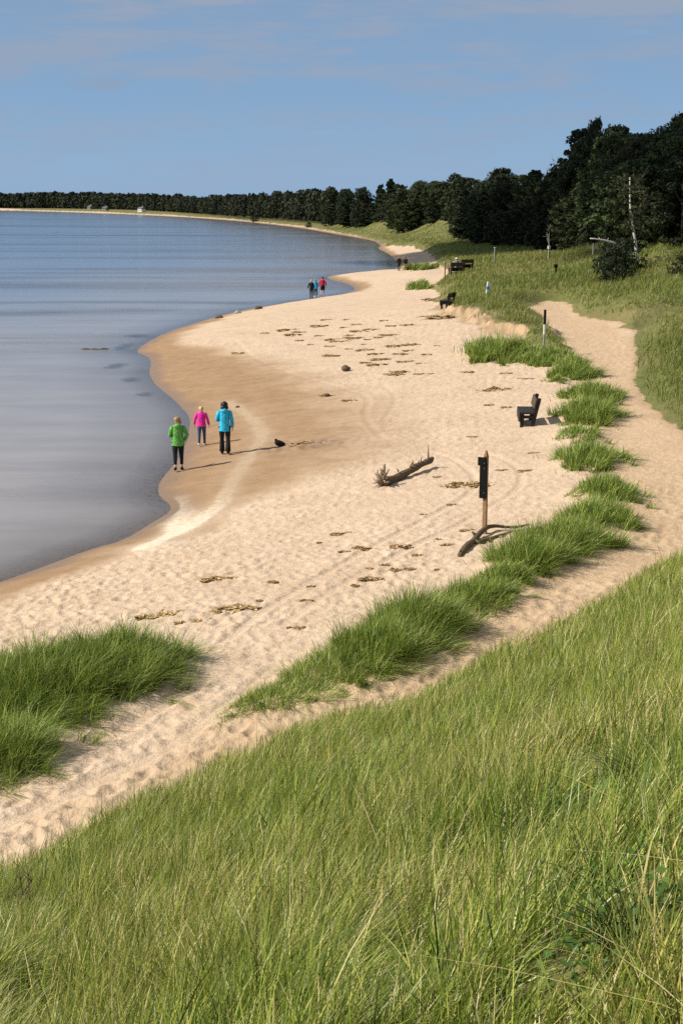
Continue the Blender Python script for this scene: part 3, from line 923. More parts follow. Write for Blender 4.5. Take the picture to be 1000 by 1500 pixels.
ftx = np.array([f[0] for f in FRONT], float); fty = np.array([f[1] for f in FRONT], float)
n_tree = 0
placed = []
for D, lo, hi in ((0, .42, .72), (4, .55, .82), (9, .70, .92), (15, .82, 1.0), (22, .9, 1.0), (30, .93, 1.0)):
    px = 484 + rng.uniform(0, 5)
    while px < 1110:
        Y = np.interp(px, ftx, fty) + D + rng.uniform(-1.5, 1.5)
        step_px = (rng.uniform(2.6, 3.9) if Y < 240 else rng.uniform(3.8, 5.2)) / Y * 2000
        x = (px - 500) / F_PX * Y / cp
        # leave the slopes of open sand and grass clear
        if (604 < px < 664 and D < 1) or (872 < px < 908 and D < 6) or (912 < px < 945 and D < 3):
            px += step_px; continue
        z = gz(x, Y)
        yt = np.interp(px, SIL[:, 0], SIL[:, 1])
        Hm = (295 - yt) * Y / 2000 * .985 + CAM_Z - z
        H = Hm * rng.uniform(lo, hi)
        if Hm < 2.2: H = 2.2
        if D < 4.5: H = min(H, rng.uniform(5, 8.5))
        if px < 575:
            kind = rng.choice(['pine0', 'broad0', 'pine1', 'broad1']); lab = 'dark conifer in the clump nearest the far sand spit'; grp = 'dark conifers beside the far sand'
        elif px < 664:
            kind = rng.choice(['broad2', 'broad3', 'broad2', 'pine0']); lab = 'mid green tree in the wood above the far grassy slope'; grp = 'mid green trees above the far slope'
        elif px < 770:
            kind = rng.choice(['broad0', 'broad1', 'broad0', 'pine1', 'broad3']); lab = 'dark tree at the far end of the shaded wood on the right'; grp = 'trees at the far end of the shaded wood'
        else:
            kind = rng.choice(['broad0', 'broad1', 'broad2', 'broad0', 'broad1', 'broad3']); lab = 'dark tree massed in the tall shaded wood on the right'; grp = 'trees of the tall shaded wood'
        if px > 664 and D < 9.5 and rng.random() < .4:
            kind = rng.choice(['pine0', 'pine2', 'pine1'])
        spread = rng.uniform(.9, 1.2) * np.clip(8.5 / max(H, 3), .8, 1.6)
        tree(kind, x, Y, H, lab, grp, 'pine_tree' if kind.startswith('pine') else 'broadleaf_tree', spread)
        n_tree += 1
        px += step_px
print('trees', n_tree)

# the ones that stand out of the skyline or the edge of the wood
def marked(kind, px, ytop, Y, label, name, spread=1.0):
    x = (px - 500) / F_PX * Y / cp
    z = gz(x, Y)
    return tree(kind, x, Y, (295 - ytop) * Y / 2000 + CAM_Z - z, label, None, name, spread)

marked('broad0', 850, 176, 163, 'tall dark tree whose crown stands up at the left shoulder of the skyline', 'broadleaf_tree', .42)
marked('broad1', 826, 207, 166, 'ragged dark tree standing just below the tall shoulder crown', 'broadleaf_tree', .5)
marked('broad1', 880, 182, 152, 'round topped dark tree just right of the tall shoulder crown', 'broadleaf_tree', .6)
marked('broad0', 966, 169, 128, 'highest dark tree of the wood, near the right edge of the skyline', 'broadleaf_tree', .6)
marked('broad1', 722, 244, 222, 'dark round topped tree left of the bare round crown', 'broadleaf_tree', .7)
marked('pine1', 568, 263, 330, 'taller tree standing above the dark conifer clump', 'pine_tree', .95)

for px, py, H, k, lab in ((898, 412, 2.6, 'bush0', 'big dark bush below the leaning white birch'), (912, 401, 2.6, 'bush0', 'dark bush between the big bush and the birch trunk'), (899, 398, 2.3, 'bush0', 'dark bush behind the big bush at the left corner of the tall wood'),
                          (676, 345, 3.0, 'bush0', 'low dark bush at the foot of the wood beside the sandy patch'), (996, 402, 1.5, 'bush0', 'small dark bush on the grassy hill at the right edge'),
                          (452, 333, 2.0, 'bush0', 'little dark bush on the far grass above the waterline'), (373, 325, 3.2, 'bush0', 'single rounded bush on the far beach under the wood'),
                          (575, 331, 4.0, 'bush1', 'small green bush at the left end of the mid green wood'), (590, 333, 2.6, 'bush1', 'low bush in front of the mid green wood'),
                          (520, 329, 3.2, 'bush0', 'wide dark bush in front of the dark conifers'), (780, 362, 2.6, 'bush1', 'grey green bush at the foot of the shaded wood')):
    g = ground(px, py)
    tree(k, g.x, g.y, H, lab, None, 'bush', .62, 5.0, .25)

# far wood along the other side of the bay: reads as one mass
Vs, Fs, Rs, n = [], [], [], 0
FB = np.array([(-900, 1560), (0, 1430), (100, 1340), (200, 1130), (260, 900), (300, 770), (345, 640), (390, 570), (430, 510), (484, 440)], float)
px = -900.0
cnt = 0
while px < 486:
    Y0 = np.interp(px, FB[:, 0], FB[:, 1])
    for k in range(4):
        Y = Y0 * (1 + .022 * k) + rng.uniform(-4, 4)
        q = px + rng.uniform(-1.2, 1.2)
        x = (q - 500) / F_PX * Y / cp; z = 1.7
        yt = np.interp(q, SIL[:, 0], SIL[:, 1])
        H = max(4, ((295 - yt) * Y / 2000 + CAM_Z - z) * rng.uniform(.85, 1.0) * (1.0 + .20 * float(perlin(np.array([q * .13]), np.array([2.2]), 151)[0])) * (.8 if k == 0 else 1))
        m = 80 if px < 250 else 260
        con = rng.random() < .12
        f = rng.random(m); R = H * (.20 if con else rng.uniform(.26, .42))
        rad = (R * (1 - f) ** .7 if con else R * np.sqrt(np.clip(1 - (1.9 * (f - .5)) ** 2, .05, 1))) * np.sqrt(rng.random(m))
        th = rng.uniform(0, 6.283, m)
        C = np.stack([x + rad * np.cos(th), Y + rad * np.sin(th), z + H * (.04 + .96 * f)], 1)
        nn = rng.normal(0, .5, (m, 3)) + np.stack([np.cos(th), np.sin(th), .5 + 0 * th], 1); nn /= np.linalg.norm(nn, axis=1)[:, None]
        V, F, rr = cards(C, np.full(m, H * (.13 if m < 100 else .085)) * rng.uniform(.7, 1.3, m), nn, np.clip(rng.random() * .7 + rng.random(m) * .3, 0, 1))
        Vs.append(V); Fs.append(F + n); Rs.append(rr); n += len(V); cnt += 1
    px += max(.75, 2.3 / Y0 * 2000 * .8)
fwd = link('far_wood', make_mesh('far_wood', np.concatenate(Vs), np.concatenate(Fs), None, M_LEAF, dict(rnd=np.concatenate(Rs)), False))
tag(fwd, 'dark wood lining the far shore of the bay', 'wood', None, 'stuff')
print('far wood', cnt)

# bare and white trees
def limb_tree(px, py, H, label, mat, lean=(0, 0), r=.07, nb=9, seed=1, name='birch_tree', twigs=4, start=.35, twigmat=None, loc=None):
    g = ground(px, py) if loc is None else Vector(loc)
    o = empty(name, g, label, 'tree')
    q = np.random.default_rng(seed)
    m = MB()
    s = np.linspace(0, 1, 10)
    ax = np.stack([lean[0] * s * H + .08 * np.sin(s * 7), lean[1] * s * H, -.2 + s * H], 1)
    m.tube(ax, r * (1 - .75 * s) + .008, 7)
    m.obj('trunk', mat, o)
    for b in range(nb):
        tw = MB()
        f = start + (1 - start) * (b + q.random()) / nb
        p0 = ax[min(9, int(f * 9))]
        th = q.uniform(0, 6.28); L = H * q.uniform(.14, .30) * (1.25 - .6 * f)
        d = np.array([math.cos(th), math.sin(th) * .8, q.uniform(.35, .9)])
        p1 = p0 + d * L * .5; p2 = p0 + d * L + np.array([0, 0, q.uniform(-.1, .12) * L])
        tw.tube([p0, p1, p2], [r * .30 * (1.1 - f * .5), r * .18, .010], 5)
        for k in range(twigs):
            e = p1; t2 = e + (p2 - p1) * q.random() + q.normal(0, .28, 3) * L + np.array([0, 0, .12 * L])
            tw.tube([e, (e + t2) / 2 + q.normal(0, .03, 3), t2], [.016, .012, .007], 4)
        tw.obj('branch', twigmat or mat, o)
    return o

gb = ground(932, 393)
bt = limb_tree(932, 393, 6.0, 'thin white birch leaning left in front of the dark wood', M_BIRCH, (-.13, 0), .11, 10, 3, twigs=5, start=.4, twigmat=M_BARK)
C, S, Nn, sh, tips = crown_broad(900, 22, 1.5, 2.2, 6.4, .15)
C[:, 0] -= .13 * C[:, 2]
V, F, rr = cards(C, S, Nn, sh)
link('crown', make_mesh('birch_leaves', V, F, None, M_LEAF2, dict(rnd=rr), False), bt)
for (px, ytop, Y, H, lab, sd) in ((796, 231, 190, 7, 'bare round crown of thin twigs showing against the sky', 5), (684, 275, 236, 6.5, 'pale bare trunk among the leaves at the far end of the wood', 6),
                                  (908, 222, 122, 5.5, 'pale dead branches high in the dark wood', 8), (790, 325, 158, 4.0, 'short pale snag low at the foot of the wood', 9)):
    x = (px - 500) / F_PX * Y / cp
    top = (295 - ytop) * Y / 2000 + CAM_Z
    limb_tree(0, 0, H, lab, M_BARK if sd == 5 else M_GREY, (.03, 0), .06, 14 if sd == 5 else 6, sd, 'bare_tree', 8 if sd == 5 else 2, .45, loc=(x, Y, top - H))

def leaning_log(p0, p1, r, name, label, cat, mat):
    p0 = np.array(p0); p1 = np.array(p1)
    o = empty(name, Vector(p0), label, cat)
    m = MB(); s = np.linspace(0, 1, 7)[:, None]
    A = (p1 - p0) * s + np.array([0, 0, .06]) * np.sin(s * 3.1)
    m.tube(A, r * (1.15 - .5 * s[:, 0]), 8); m.obj('trunk', mat, o)
    for f, dx, dz in ((.35, .1, .25), (.6, -.1, .2)):
        k = MB(); b = (p1 - p0) * f; k.tube([b, b + np.array([dx, .05, dz])], [r * .35, .008], 5)
        k.obj('branch_stub', mat, o)
    return o
Y = 89
def P3(px, py, Y): 
    d = ray(px, py); t = Y / d[1]; return d * t + np.array([0, 0, CAM_Z])
leaning_log(P3(901, 356.5, Y), P3(864, 349.5, Y - 1), .06, 'fallen_birch', 'fallen white birch trunk sticking out of the dark wood', 'fallen tree', M_BIRCH)
g = ground(868, 374)
leaning_log((g.x, g.y, g.z - .2), (g.x - .02, g.y, g.z + 17 * g.y / 2000), .075, 'birch_stump', 'upright white birch stump under the fallen trunk', 'stump', M_BIRCH)

# ================================================================== THINGS ON THE BEACH
# --- benches
def make_bench(loc, rz, label, group='benches facing the lake'):
    """Bench seen from its end; local -x is its front, length runs along y."""
    o = empty('bench', loc, label, 'bench', group, rz)
    L = 1.35
    m = MB(); m.box((-.02, 0, .44), (.50, L, .065)); m.obj('seat', M_BENCH, o, False)
    m = MB(); m.box((-.25, 0, .28), (.05, L - .06, .25)); m.obj('apron', M_BENCH, o, False)
    th = math.radians(13)
    Mx = [[math.cos(th), 0, math.sin(th)], [0, 1, 0], [-math.sin(th), 0, math.cos(th)]]
    for s in (-1, 1):
        m = MB(); m.box((-.17, s * (L / 2 - .13), .175), (.13, .09, .47)); m.obj('leg', M_BENCH, o, False)
        m = MB(); m.box((.255, s * (L / 2 - .13), .40), (.12, .09, 1.06), Mx); m.obj('back_post', M_BENCH, o, False)
        m = MB(); m.box((.04, s * (L / 2 - .13), .30), (.34, .07, .10)); m.obj('rail', M_BENCH, o, False)
    m = MB(); m.box((.238, 0, .735), (.05, L, .32), Mx); m.obj('backrest', M_BENCH_BACK, o, False)
    return o

g = ground(770, 621)
b0 = make_bench((g.x, g.y, g.z), math.radians(-4), 'dark wooden bench standing alone on the open sand near the sign post')
g = ground(654, 450)
copy_tree(b0, (g.x, g.y, g.z), math.radians(-20), 'dark bench tucked against the eroded grass bank')
g = ground(668, 402)
fb = copy_tree(b0, (g.x, g.y, g.z + .1), math.radians(-70), 'far bench on the bank with a person in a white hat on it')
g2 = ground(680, 399)
copy_tree(b0, (g2.x + .3, g2.y + 2.5, g2.z + .1), math.radians(-60), 'dark far bench half hidden by grass behind the seated person')

# --- sign post with black boards
g = ground(709, 782)
sg = empty('sign_post', g, 'brown wooden post carrying black sign boards on the sand', 'sign', rz=math.radians(-28))
m = MB(); m.box((0, 0, .80), (.10, .075, 1.96), None, .01)
m.tube([(0, 0, 1.77), (0, 0, 1.90)], [.062, .022], 6); m.obj('post', M_POST, sg, False)
m = MB(); m.box((-.035, -.06, 1.22), (.17, .035, .80)); m.obj('lower_board', M_BOARD, sg, False)
m = MB(); m.box((-.065, -.065, 1.655), (.20, .04, .19)); m.obj('upper_board', M_BOARD, sg, False)
m = MB()
for zz in (.95, 1.5, 1.62): m.tube([(-.01, -.08, zz), (-.01, -.086, zz)], .008, 6)
m.obj('bolt', M_GREY, sg)

# --- marker posts
def post(px, py, h, r, label, parts, rz=0.3, lean=0.0, name='marker_post', up=0):
    g = ground(px, py)
    o = empty(name, (g.x, g.y, g.z + up), label, 'post', None, rz); o.rotation_euler.y = lean
    for nm, a, b, w, mt in parts:
        m = MB(); m.box((0, 0, (a + b) / 2), (w, w * .7, b - a), None, .008); m.obj(nm, mt, o, False)
    return o
post(796, 512, 1.66, .05, 'tall thin marker post with a black top and white middle', [('post', -.2, .62, .085, M_GREY), ('white_band', .62, 1.08, .095, M_WHITE), ('black_top', 1.08, 1.74, .10, M_BOARD)], .4)
post(713, 431, 1.1, .1, 'leaning white post with a blue band in the dune grass', [('post', -.2, .30, .17, M_WHITE), ('blue_band', .30, .50, .175, M_BLUE), ('top', .50, .78, .17, M_WHITE)], .2, math.radians(6))
post(724, 385, 1.4, .1, 'grey post far off in the shaded grass', [('post', -.2, 1.5, .13, M_GREY), ('cap', 1.5, 1.56, .16, M_WHITE)])
post(803, 381, 1.4, .1, 'short pale post in the shaded grass below the wood', [('post', -.2, .9, .12, M_GREY), ('cap', .9, 1.15, .2, M_WHITE)])
post(813, 404, .9, .1, 'low dark post beside a bare sandy patch', [('post', -.2, .55, .10, M_BENCH), ('cap', .55, .8, .22, M_BOARD)])
post(651, 413, 1.7, .1, 'thin brown post with a pale cap at the edge of the bank', [('post', -.2, 1.45, .09, M_POST), ('cap', 1.45, 1.62, .15, M_GREY)])
post(659, 408, 1.4, .1, 'thin dark post between the pale capped post and the far bench', [('post', -.2, 1.5, .09, M_POST), ('top', 1.5, 1.56, .1, M_BENCH)])

# --- driftwood log with its root plate
g0 = ground(562, 712); g1 = ground(630, 685)
A = np.array(g0); B = np.array(g1); L = np.linalg.norm(B - A); u = (B - A) / L
dl = empty('driftwood_log', g0, 'pale driftwood log with a splayed root end lying on the sand', 'log')
m = MB(); s = np.linspace(0, 1, 14)[:, None]
ax = u * L * s + np.array([0, 0, 1]) * (.115 + .09 * s ** 2 - .03 * np.sin(s * 6))
m.tube(ax, .125 - .045 * s[:, 0] + .012 * np.sin(s[:, 0] * 21), 12)
m.tube([ax[-1], ax[-1] + u * .12 + [0, 0, .05]], [.09, .05], 8)
m.obj('log', M_DRIFT_DK, dl)
q = np.random.default_rng(4); m = MB()
for k in range(32):
    th = q.uniform(-.4, 3.6) if k < 26 else q.uniform(0, 6.28)
    side = np.cross(u, [0, 0, 1]); d = side * math.cos(th) + np.array([0, 0, 1]) * math.sin(th)
    Lr = q.uniform(.08, .30) * (1.35 if 1.0 < th < 2.2 else 1)
    p0 = np.array([0, 0, .16]) + d * .03 - u * .02; p1 = p0 + d * Lr * .55 - u * q.uniform(-.02, .12); p2 = p0 + d * Lr - u * q.uniform(-.05, .16) + q.normal(0, .03, 3)
    if p2[2] < .01: p2[2] = .01
    m.tube([p0, p1, p2], [.036, .026, q.uniform(.008, .02)], 6)
m.tube([(0, 0, .2), np.array([0, 0, .4]) - u * .02, np.array([0, 0, .60]) + u * .02], [.06, .05, .035], 7)
m.obj('roots', M_DRIFT, dl)
for f, hh in ((.55, .13), (.62, .17), (.7, .14), (.78, .2), (.95, .34), (.86, .12), (.3, .1)):
    m = MB(); p = u * L * f + np.array([0, 0, .25]); m.tube([p, p + q.normal(0, .04, 3) + np.array([0, 0, hh])], [.03, .010], 5)
    m.obj('branch_stub', M_DRIFT, dl)

# --- forked driftwood branch at the foot of the sign
pts_px = [(672, 814), (682, 803), (692, 797), (700, 790), (707, 781), (722, 776), (748, 774), (774, 768)]
W = [np.array(ground(a, b)) for a, b in pts_px]
br = empty('driftwood_branch', Vector(W[0]), 'forked dark driftwood branch lying across the foot of the sign post', 'driftwood')
m = MB(); Pm = np.array(W) - W[0]; Pm[:, 2] += [.03, .06, .07, .10, .15, .10, .06, .03]; Pm[3, 1] += .10; Pm[4, 0] += .05; Pm[:, 1] -= .12
Pm = chaikin(Pm, 2)
m.tube(Pm, np.interp(np.linspace(0, 1, len(Pm)), [0, .15, .4, .6, 1], [.05, .075, .068, .05, .015]), 9)
m.obj('stem', M_DRIFT_DK, br)
m = MB(); Q = [np.array(ground(a, b)) for a, b in ((696, 797), (706, 797), (718, 791), (730, 787), (752, 778))]
Q = np.array(Q) - W[0]; Q[:, 2] += [.07, .05, .05, .05, .03]; Q[:, 1] -= .12
m.tube(chaikin(Q, 1), np.linspace(.06, .015, len(chaikin(Q, 1))), 8)
m.tube([Pm[2], Pm[2] + [-.02, -.05, .10]], [.04, .015], 6)
m.tube([Pm[12], Pm[12] + [-.10, -.02, .12]], [.05, .02], 6); m.obj('fork', M_DRIFT_DK, br)

# --- black stump and lumps
def lump(px, py, r, label, name, mat, seed=0, cat=None):
    g = ground(px, py); q = np.random.default_rng(seed)
    m = MB(); ph = q.uniform(0, 6, 6)
    m.ellipsoid((0, 0, r[2] * .45), r, 14, 9, lambda v: 1 + .16 * math.sin(3 * v[0] + ph[0]) + .14 * math.sin(4 * v[1] + ph[1]) + .12 * math.sin(5 * v[2] + ph[2]))
    o = m.obj(name, mat); o.location = g
    return tag(o, label, cat or name.replace('_', ' '))
g = ground(409, 653)
st = empty('driftwood_stump', g, 'small black stump of driftwood beside the churned up sand', 'driftwood')
m = MB(); m.tube([(-.13, 0, .17), (-.06, 0, .13), (.06, 0, .09), (.18, -.02, .06)], [.06, .10, .10, .06], 9); m.obj('stump', M_BOARD, st)
m = MB(); m.tube([(-.08, 0, .15), (-.12, .02, .25)], [.06, .04], 6); m.tube([(.05, 0, .10), (.09, -.05, .17)], [.03, .015], 6); m.obj('root', M_BOARD, st)
lump(507, 543, (.20, .16, .18), 'grey brown rock standing alone among the dry weed', 'rock', M_DRIFT_DK, 1)
lump(478, 581, (.15, .11, .08), 'low dark stone on the damp sand above the wheel tracks', 'rock', M_DRIFT_DK, 2)
for i, (px, py, s, lb) in enumerate(((321, 466, .2, 'little dark stone at the water edge, first of three from the near side'), (349, 459, .16, 'little pale stone in the middle of the three at the water edge'), (379, 453, .22, 'little dark stone at the water edge nearest the three far walkers'))):
    lump(px, py, (s * 1.4, s, s * .8), lb, 'rock', M_GREY if i == 1 else M_DRIFT_DK, 5 + i)
lump(348, 597, (.07, .05, .05), 'tiny dark pebble on the damp sand right of the blue jacket', 'pebble', M_DRIFT_DK, 9)
gf = unproject(143, 511, .02)
fl = MB(); q = np.random.default_rng(2)
for k in range(3):
    x0 = -.95 + k * .52; fl.tube([(x0, 0, 0), (x0 + .25, q.normal(0, .06), .03), (x0 + .55, q.normal(0, .06), 0)], [.03, .042, .03], 6)
fo = fl.obj('floating_branch', M_DRIFT_DK); fo.location = (gf[0], gf[1], .0)
tag(fo, 'thin dark branch floating off the sand spit', 'branch')

# --- dry weed heaps
t = NT('dry_beach_weed'); tr_ = t.attr('rnd')
M_WRACK = t.out(t.principled(t.ramp(tr_, [(0, (.20, .13, .055)), (.35, (.40, .275, .13)), (1, (.66, .50, .29))]), .9, .1).outputs[0])
WV = []
for v in range(6):
    q = np.random.default_rng(50 + v); n = 420
    k = q.integers(3, 6); cx = q.uniform(-.42, .42, k); cy = q.uniform(-.12, .12, k); cw = q.uniform(.5, 1, k)
    j = q.integers(0, k, n)
    sc_ = np.where(q.random(n) < .2, 1.2, 1.0); x = cx[j] + q.normal(0, .13, n) * cw[j] * sc_; y = cy[j] + q.normal(0, .10, n) * cw[j] * sc_
    z = .045 * np.exp(-((x - cx[j]) / .14) ** 2 - ((y - cy[j]) / .1) ** 2) * q.random(n) * 1.4
    P = np.stack([x, y, z], 1); L = q.uniform(.08, .22, n); th = q.normal(0, .7, n)
    d = np.stack([np.cos(th), np.sin(th), q.normal(0, .16, n)], 1) * L[:, None]
    sd = np.stack([-np.sin(th), np.cos(th), q.normal(0, .5, n)], 1) * (q.uniform(.010, .024, n))[:, None]
    V = np.stack([P - d / 2 - sd, P - d / 2 + sd, P + d / 2 + sd, P + d / 2 - sd], 1); V[:, :, 2] = np.maximum(V[:, :, 2], -.01)
    V[:, :, 2] += .012
    WV.append(make_mesh('weed_heap', V.reshape(-1, 3), np.arange(n * 4).reshape(n, 4), None, M_WRACK, dict(rnd=np.repeat(q.random(n), 4)), False))

def heap(px, py, wpx, label, group, hs=1.0, asp=1.0):
    g = ground(px, py)
    o = link('weed_heap', WV[int(rng.integers(0, 6))], None, (g.x, g.y, g.z - .005))
    wm = 1.2 * wpx * g.y / 2000
    o.scale = (wm, wm * asp * (1.3 if g.y > 60 else 1), max(.7, min(wm, 1.6)) * hs)
    o.rotation_euler.z = rng.uniform(-.25, .25) + (math.pi if rng.random() < .5 else 0)
    tag(o, label, 'weed heap', group)
HEAPS_NAMED = [(725, 571, 42, 'long double heap of dry weed behind the bench'), (325, 848, 46, 'brown weed heap nearest the water at the lower left'), (340, 894, 62, 'long weed heap above the left grass tussock'),
               (655, 465, 46, 'dark flat weed heap below the bench at the bank'), (635, 440, 30, 'flat weed heap under the lone grass clump'),
               (349, 518, 22, 'single small weed heap on damp sand inland of the spit'), (480, 580, 22, 'small dark weed heap on the damp sand left of the wheel track loop'), (514, 587, 24, 'thin streak of weed beside the wheel track loop'), (690, 711, 60, 'thin streak of pale weed left of the sign boards'),
               (589, 804, 30, 'rounded weed heap between the log and the near grass'), (530, 806, 26, 'tan weed heap left of the rounded one'),
               (545, 849, 30, 'weed heap just above the tall grass tussock'), (500, 782, 26, 'thin weed streak below the driftwood log, further left'), (686, 776, 24, 'weed streak beside the foot of the sign post'), (240, 903, 60, 'broad tangled weed on top of the left tussock'), (435, 920, 22, 'dark scrap of weed at the turn of the track'), (290, 910, 50, 'loose strands of weed right of the left tussock'), (455, 650, 46, 'loose brown weed in the churned sand right of the black stump')]
for px, py, w_, lab in HEAPS_NAMED: heap(px, py, w_, lab, 'named weed heaps', 1.0)
UP = [(392, 488), (420, 484), (437, 487), (432, 491), (440, 499), (478, 469), (488, 497), (500, 500), (512, 492), (527, 486), (520, 496), (540, 497), (555, 495), (530, 505), (482, 508), (470, 492),
      (484, 522), (510, 512), (535, 513), (550, 519), (572, 508), (585, 519), (535, 532), (552, 535), (590, 545), (612, 549), (575, 549), (630, 548), (605, 505), (600, 514), (570, 492), (545, 482), (505, 480), (520, 476), (470, 478), (560, 527), (595, 530), (625, 520), (640, 508), (508, 468), (560, 470), (600, 476), (575, 478), (455, 505), (618, 533)]
for px, py in UP:
    heap(px + rng.uniform(-2, 2), py, rng.uniform(9, 27), 'small brown heap of dry weed in the scatter across the middle of the beach', 'weed heaps scattered mid beach', .9)
LOW = [(505, 810), (520, 860), (610, 815), (640, 790), (563, 830), (575, 838), (540, 833), (600, 835), (640, 836), (655, 800), (455, 860), (470, 795), (450, 880), (400, 855), (380, 880), (620, 755), (660, 738), (780, 665), (735, 690), (770, 690), (640, 700), (690, 640), (740, 598), (770, 600), (715, 595), (690, 545), (740, 548), (770, 555), (700, 525)]
for px, py in LOW:
    heap(px, py, rng.uniform(8, 20), 'scrap of dry weed on the trampled dry sand', 'weed scraps on the dry sand', .8)

# --- leafy weeds and a twiggy plant in the near grass
M_WEED = leaf_mat('weed_leaves', [(0, (.035, .075, .014)), (.6, (.07, .14, .025)), (1, (.14, .22, .05))], .3)
def leafy(px, py, n, R, label, size=.05):
    g = ground(px, py); q = np.random.default_rng(int(px))
    o = empty('leafy_weed', g, label, 'plant')
    m = MB(); C = []
    for k in range(n):
        th = q.uniform(0, 6.28); rr = R * math.sqrt(q.random()); p = np.array([rr * math.cos(th), rr * math.sin(th), q.uniform(.04, .13)])
        b = np.array([p[0] * .4, p[1] * .4, -.02]); m.tube([b, (b + p) / 2 + [0, 0, .03], p], [.0016, .0013, .001], 4); C.append(p)
    C = np.array(C); C = np.repeat(C, 2, 0) + q.normal(0, .025, (2 * n, 3))
    gz0 = terrain(C[:, 0] + g.x, C[:, 1] + g.y) - g.z
    C[:, 2] += gz0
    nn = q.normal(0, .4, (2 * n, 3)) + np.array([-.2, -.3, 1]); nn /= np.linalg.norm(nn, axis=1)[:, None]
    V, F, rr = cards(C, q.uniform(.7, 1.3, 2 * n) * size, nn, q.random(2 * n), 1.25)
    m.obj('stem', M_WEED, o); link('leaves', make_mesh('leaves', V, F, None, M_WEED, dict(rnd=rr), False), o)
leafy(790, 1235, 150, .30, 'dark broad leaved weed in the middle of the grassy slope', .024)
leafy(905, 1300, 60, .30, 'pale leafy weed low in the grass near the right edge', .022)
leafy(950, 1385, 130, .28, 'dark leafy weed at the bottom right of the slope', .024)
leafy(800, 1350, 40, .25, 'sparse leafy weed below the dark broad leaved one', .022)
leafy(975, 1140, 120, .5, 'dark leafy patch in the grass at the right edge, upper part of slope', .026)
g = ground(20, 1365); q = np.random.default_rng(8)
tb = empty('twig_plant', g, 'dark leafless twig plant at the left edge of the slope', 'plant')
m = MB()
for k in range(16):
    b = np.array([q.normal(0, .14), q.normal(0, .1), -.03]); t1 = b + np.array([q.normal(.02, .07), q.normal(0, .05), q.uniform(.2, .32)]); t2 = t1 + np.array([q.normal(.04, .06), q.normal(0, .05), q.uniform(.1, .22)])
    m.tube([b, t1, t2], [.006, .005, .0025], 5)
    for j in range(3):
        e = t1 + (t2 - t1) * q.random(); m.tube([e, e + np.array([q.normal(0, .05), q.normal(0, .04), .07])], [.003, .0015], 4)
m.obj('twigs', M_DRIFT_DK, tb)

# --- cottages on the far shore
def cottage(px, py, w, label, wall, roof, rz=.3):
    g = ground(px, py)
    o = empty('cottage', (g.x, g.y, g.z - .1), label, 'house', None, rz)
    h = w * .42; dpt = w * .7
    m = MB(); m.box((0, 0, h / 2), (w, dpt, h), None, .05); m.obj('wall', wall, o, False)
    m = MB(); rr = h * .62; ov = .35
    V = [(-w / 2 - ov, -dpt / 2 - ov, h), (w / 2 + ov, -dpt / 2 - ov, h), (w / 2 + ov, dpt / 2 + ov, h), (-w / 2 - ov, dpt / 2 + ov, h), (-w / 2 - ov, 0, h + rr), (w / 2 + ov, 0, h + rr)]
    m.add(V, [(0, 1, 5, 4), (2, 3, 4, 5), (3, 2, 1, 0)], [(0, 4, 3), (1, 2, 5)]); rf = m.obj('roof', roof, o, False)
    m = MB(); m.box((w * .25, 0, h + rr + .1), (.6, .6, 1.2)); m.obj('chimney', M_GREY, rf, False)
    for k in (-.28, .28):
        m = MB(); m.box((k * w, -dpt / 2 - .03, h * .55), (w * .16, .08, h * .38)); f = m.obj('window', M_WHITE, o, False)
        m = MB(); m.box((k * w, -dpt / 2 - .08, h * .55), (w * .12, .03, h * .30)); m.obj('pane', M_BOARD, f, False)
    m = MB(); m.box((0, -dpt / 2 - .03, h * .38), (w * .11, .07, h * .74)); m.obj('door', M_BENCH_BACK, o, False)
M_ROOF = simple_mat('brown_shingles', (.16, .09, .05), .9, .1, .3, 2); M_CLAD = simple_mat('weathered_grey_cladding', (.20, .20, .20), .9, .1, .2, 2); M_ROOFG = simple_mat('grey_shingles', (.12, .12, .13), .9, .1, .3, 2)
M_TAN = simple_mat('tan_cladding', (.24, .16, .10), .9, .1, .2, 2)
cottage(117, 305.0, 9.0, 'tan cottage with a brown roof, leftmost on the far shore', M_TAN, M_ROOF, -.8)
cottage(133, 306.6, 5.0, 'small grey cottage right of the tan one on the far shore', M_CLAD, M_ROOFG, -.9)
cottage(155, 308.4, 4.5, 'low grey boathouse near the waterline of the far shore', M_CLAD, M_ROOFG, -.7)
cottage(208, 310.4, 5.0, 'bright white cottage standing clear of the far wood', M_WHITE, M_ROOFG, -.9)

# ================================================================== PEOPLE
def cloth(name, c, rough=.75): return simple_mat(name, c, rough, .25, .32, 11, .9, .03)
M_SKIN = simple_mat('skin', (.55, .33, .23), .55, .35, .06, 12, .05, .002)
M_HAIR_BR = simple_mat('light_brown_hair', (.30, .19, .09), .55, .4, .3, 30, .5, .004, (6, 6, 1))
M_HAIR_BL = simple_mat('blonde_hair', (.55, .40, .19), .55, .4, .25, 30, .5, .004, (6, 6, 1))
M_HAIR_BK = simple_mat('black_hair', (.010, .009, .008), .5, .4, .3, 30, .5, .004, (6, 6, 1))
M_EYE = simple_mat('eye', (.03, .025, .02), .3, .5)
M_BLACK = cloth('black_fabric', (.012, .012, .014)); M_DKGREY = cloth('dark_grey_fabric', (.03, .033, .036))
M_GREEN = cloth('green_jacket_fabric', (.12, .37, .075)); M_PINK = cloth('pink_jacket_fabric', (.80, .025, .33))
M_CYAN = cloth('turquoise_jacket_fabric', (.03, .46, .72)); M_RED = cloth('crimson_fabric', (.50, .015, .055)); M_SKY = cloth('bright_blue_fabric', (.04, .38, .70))
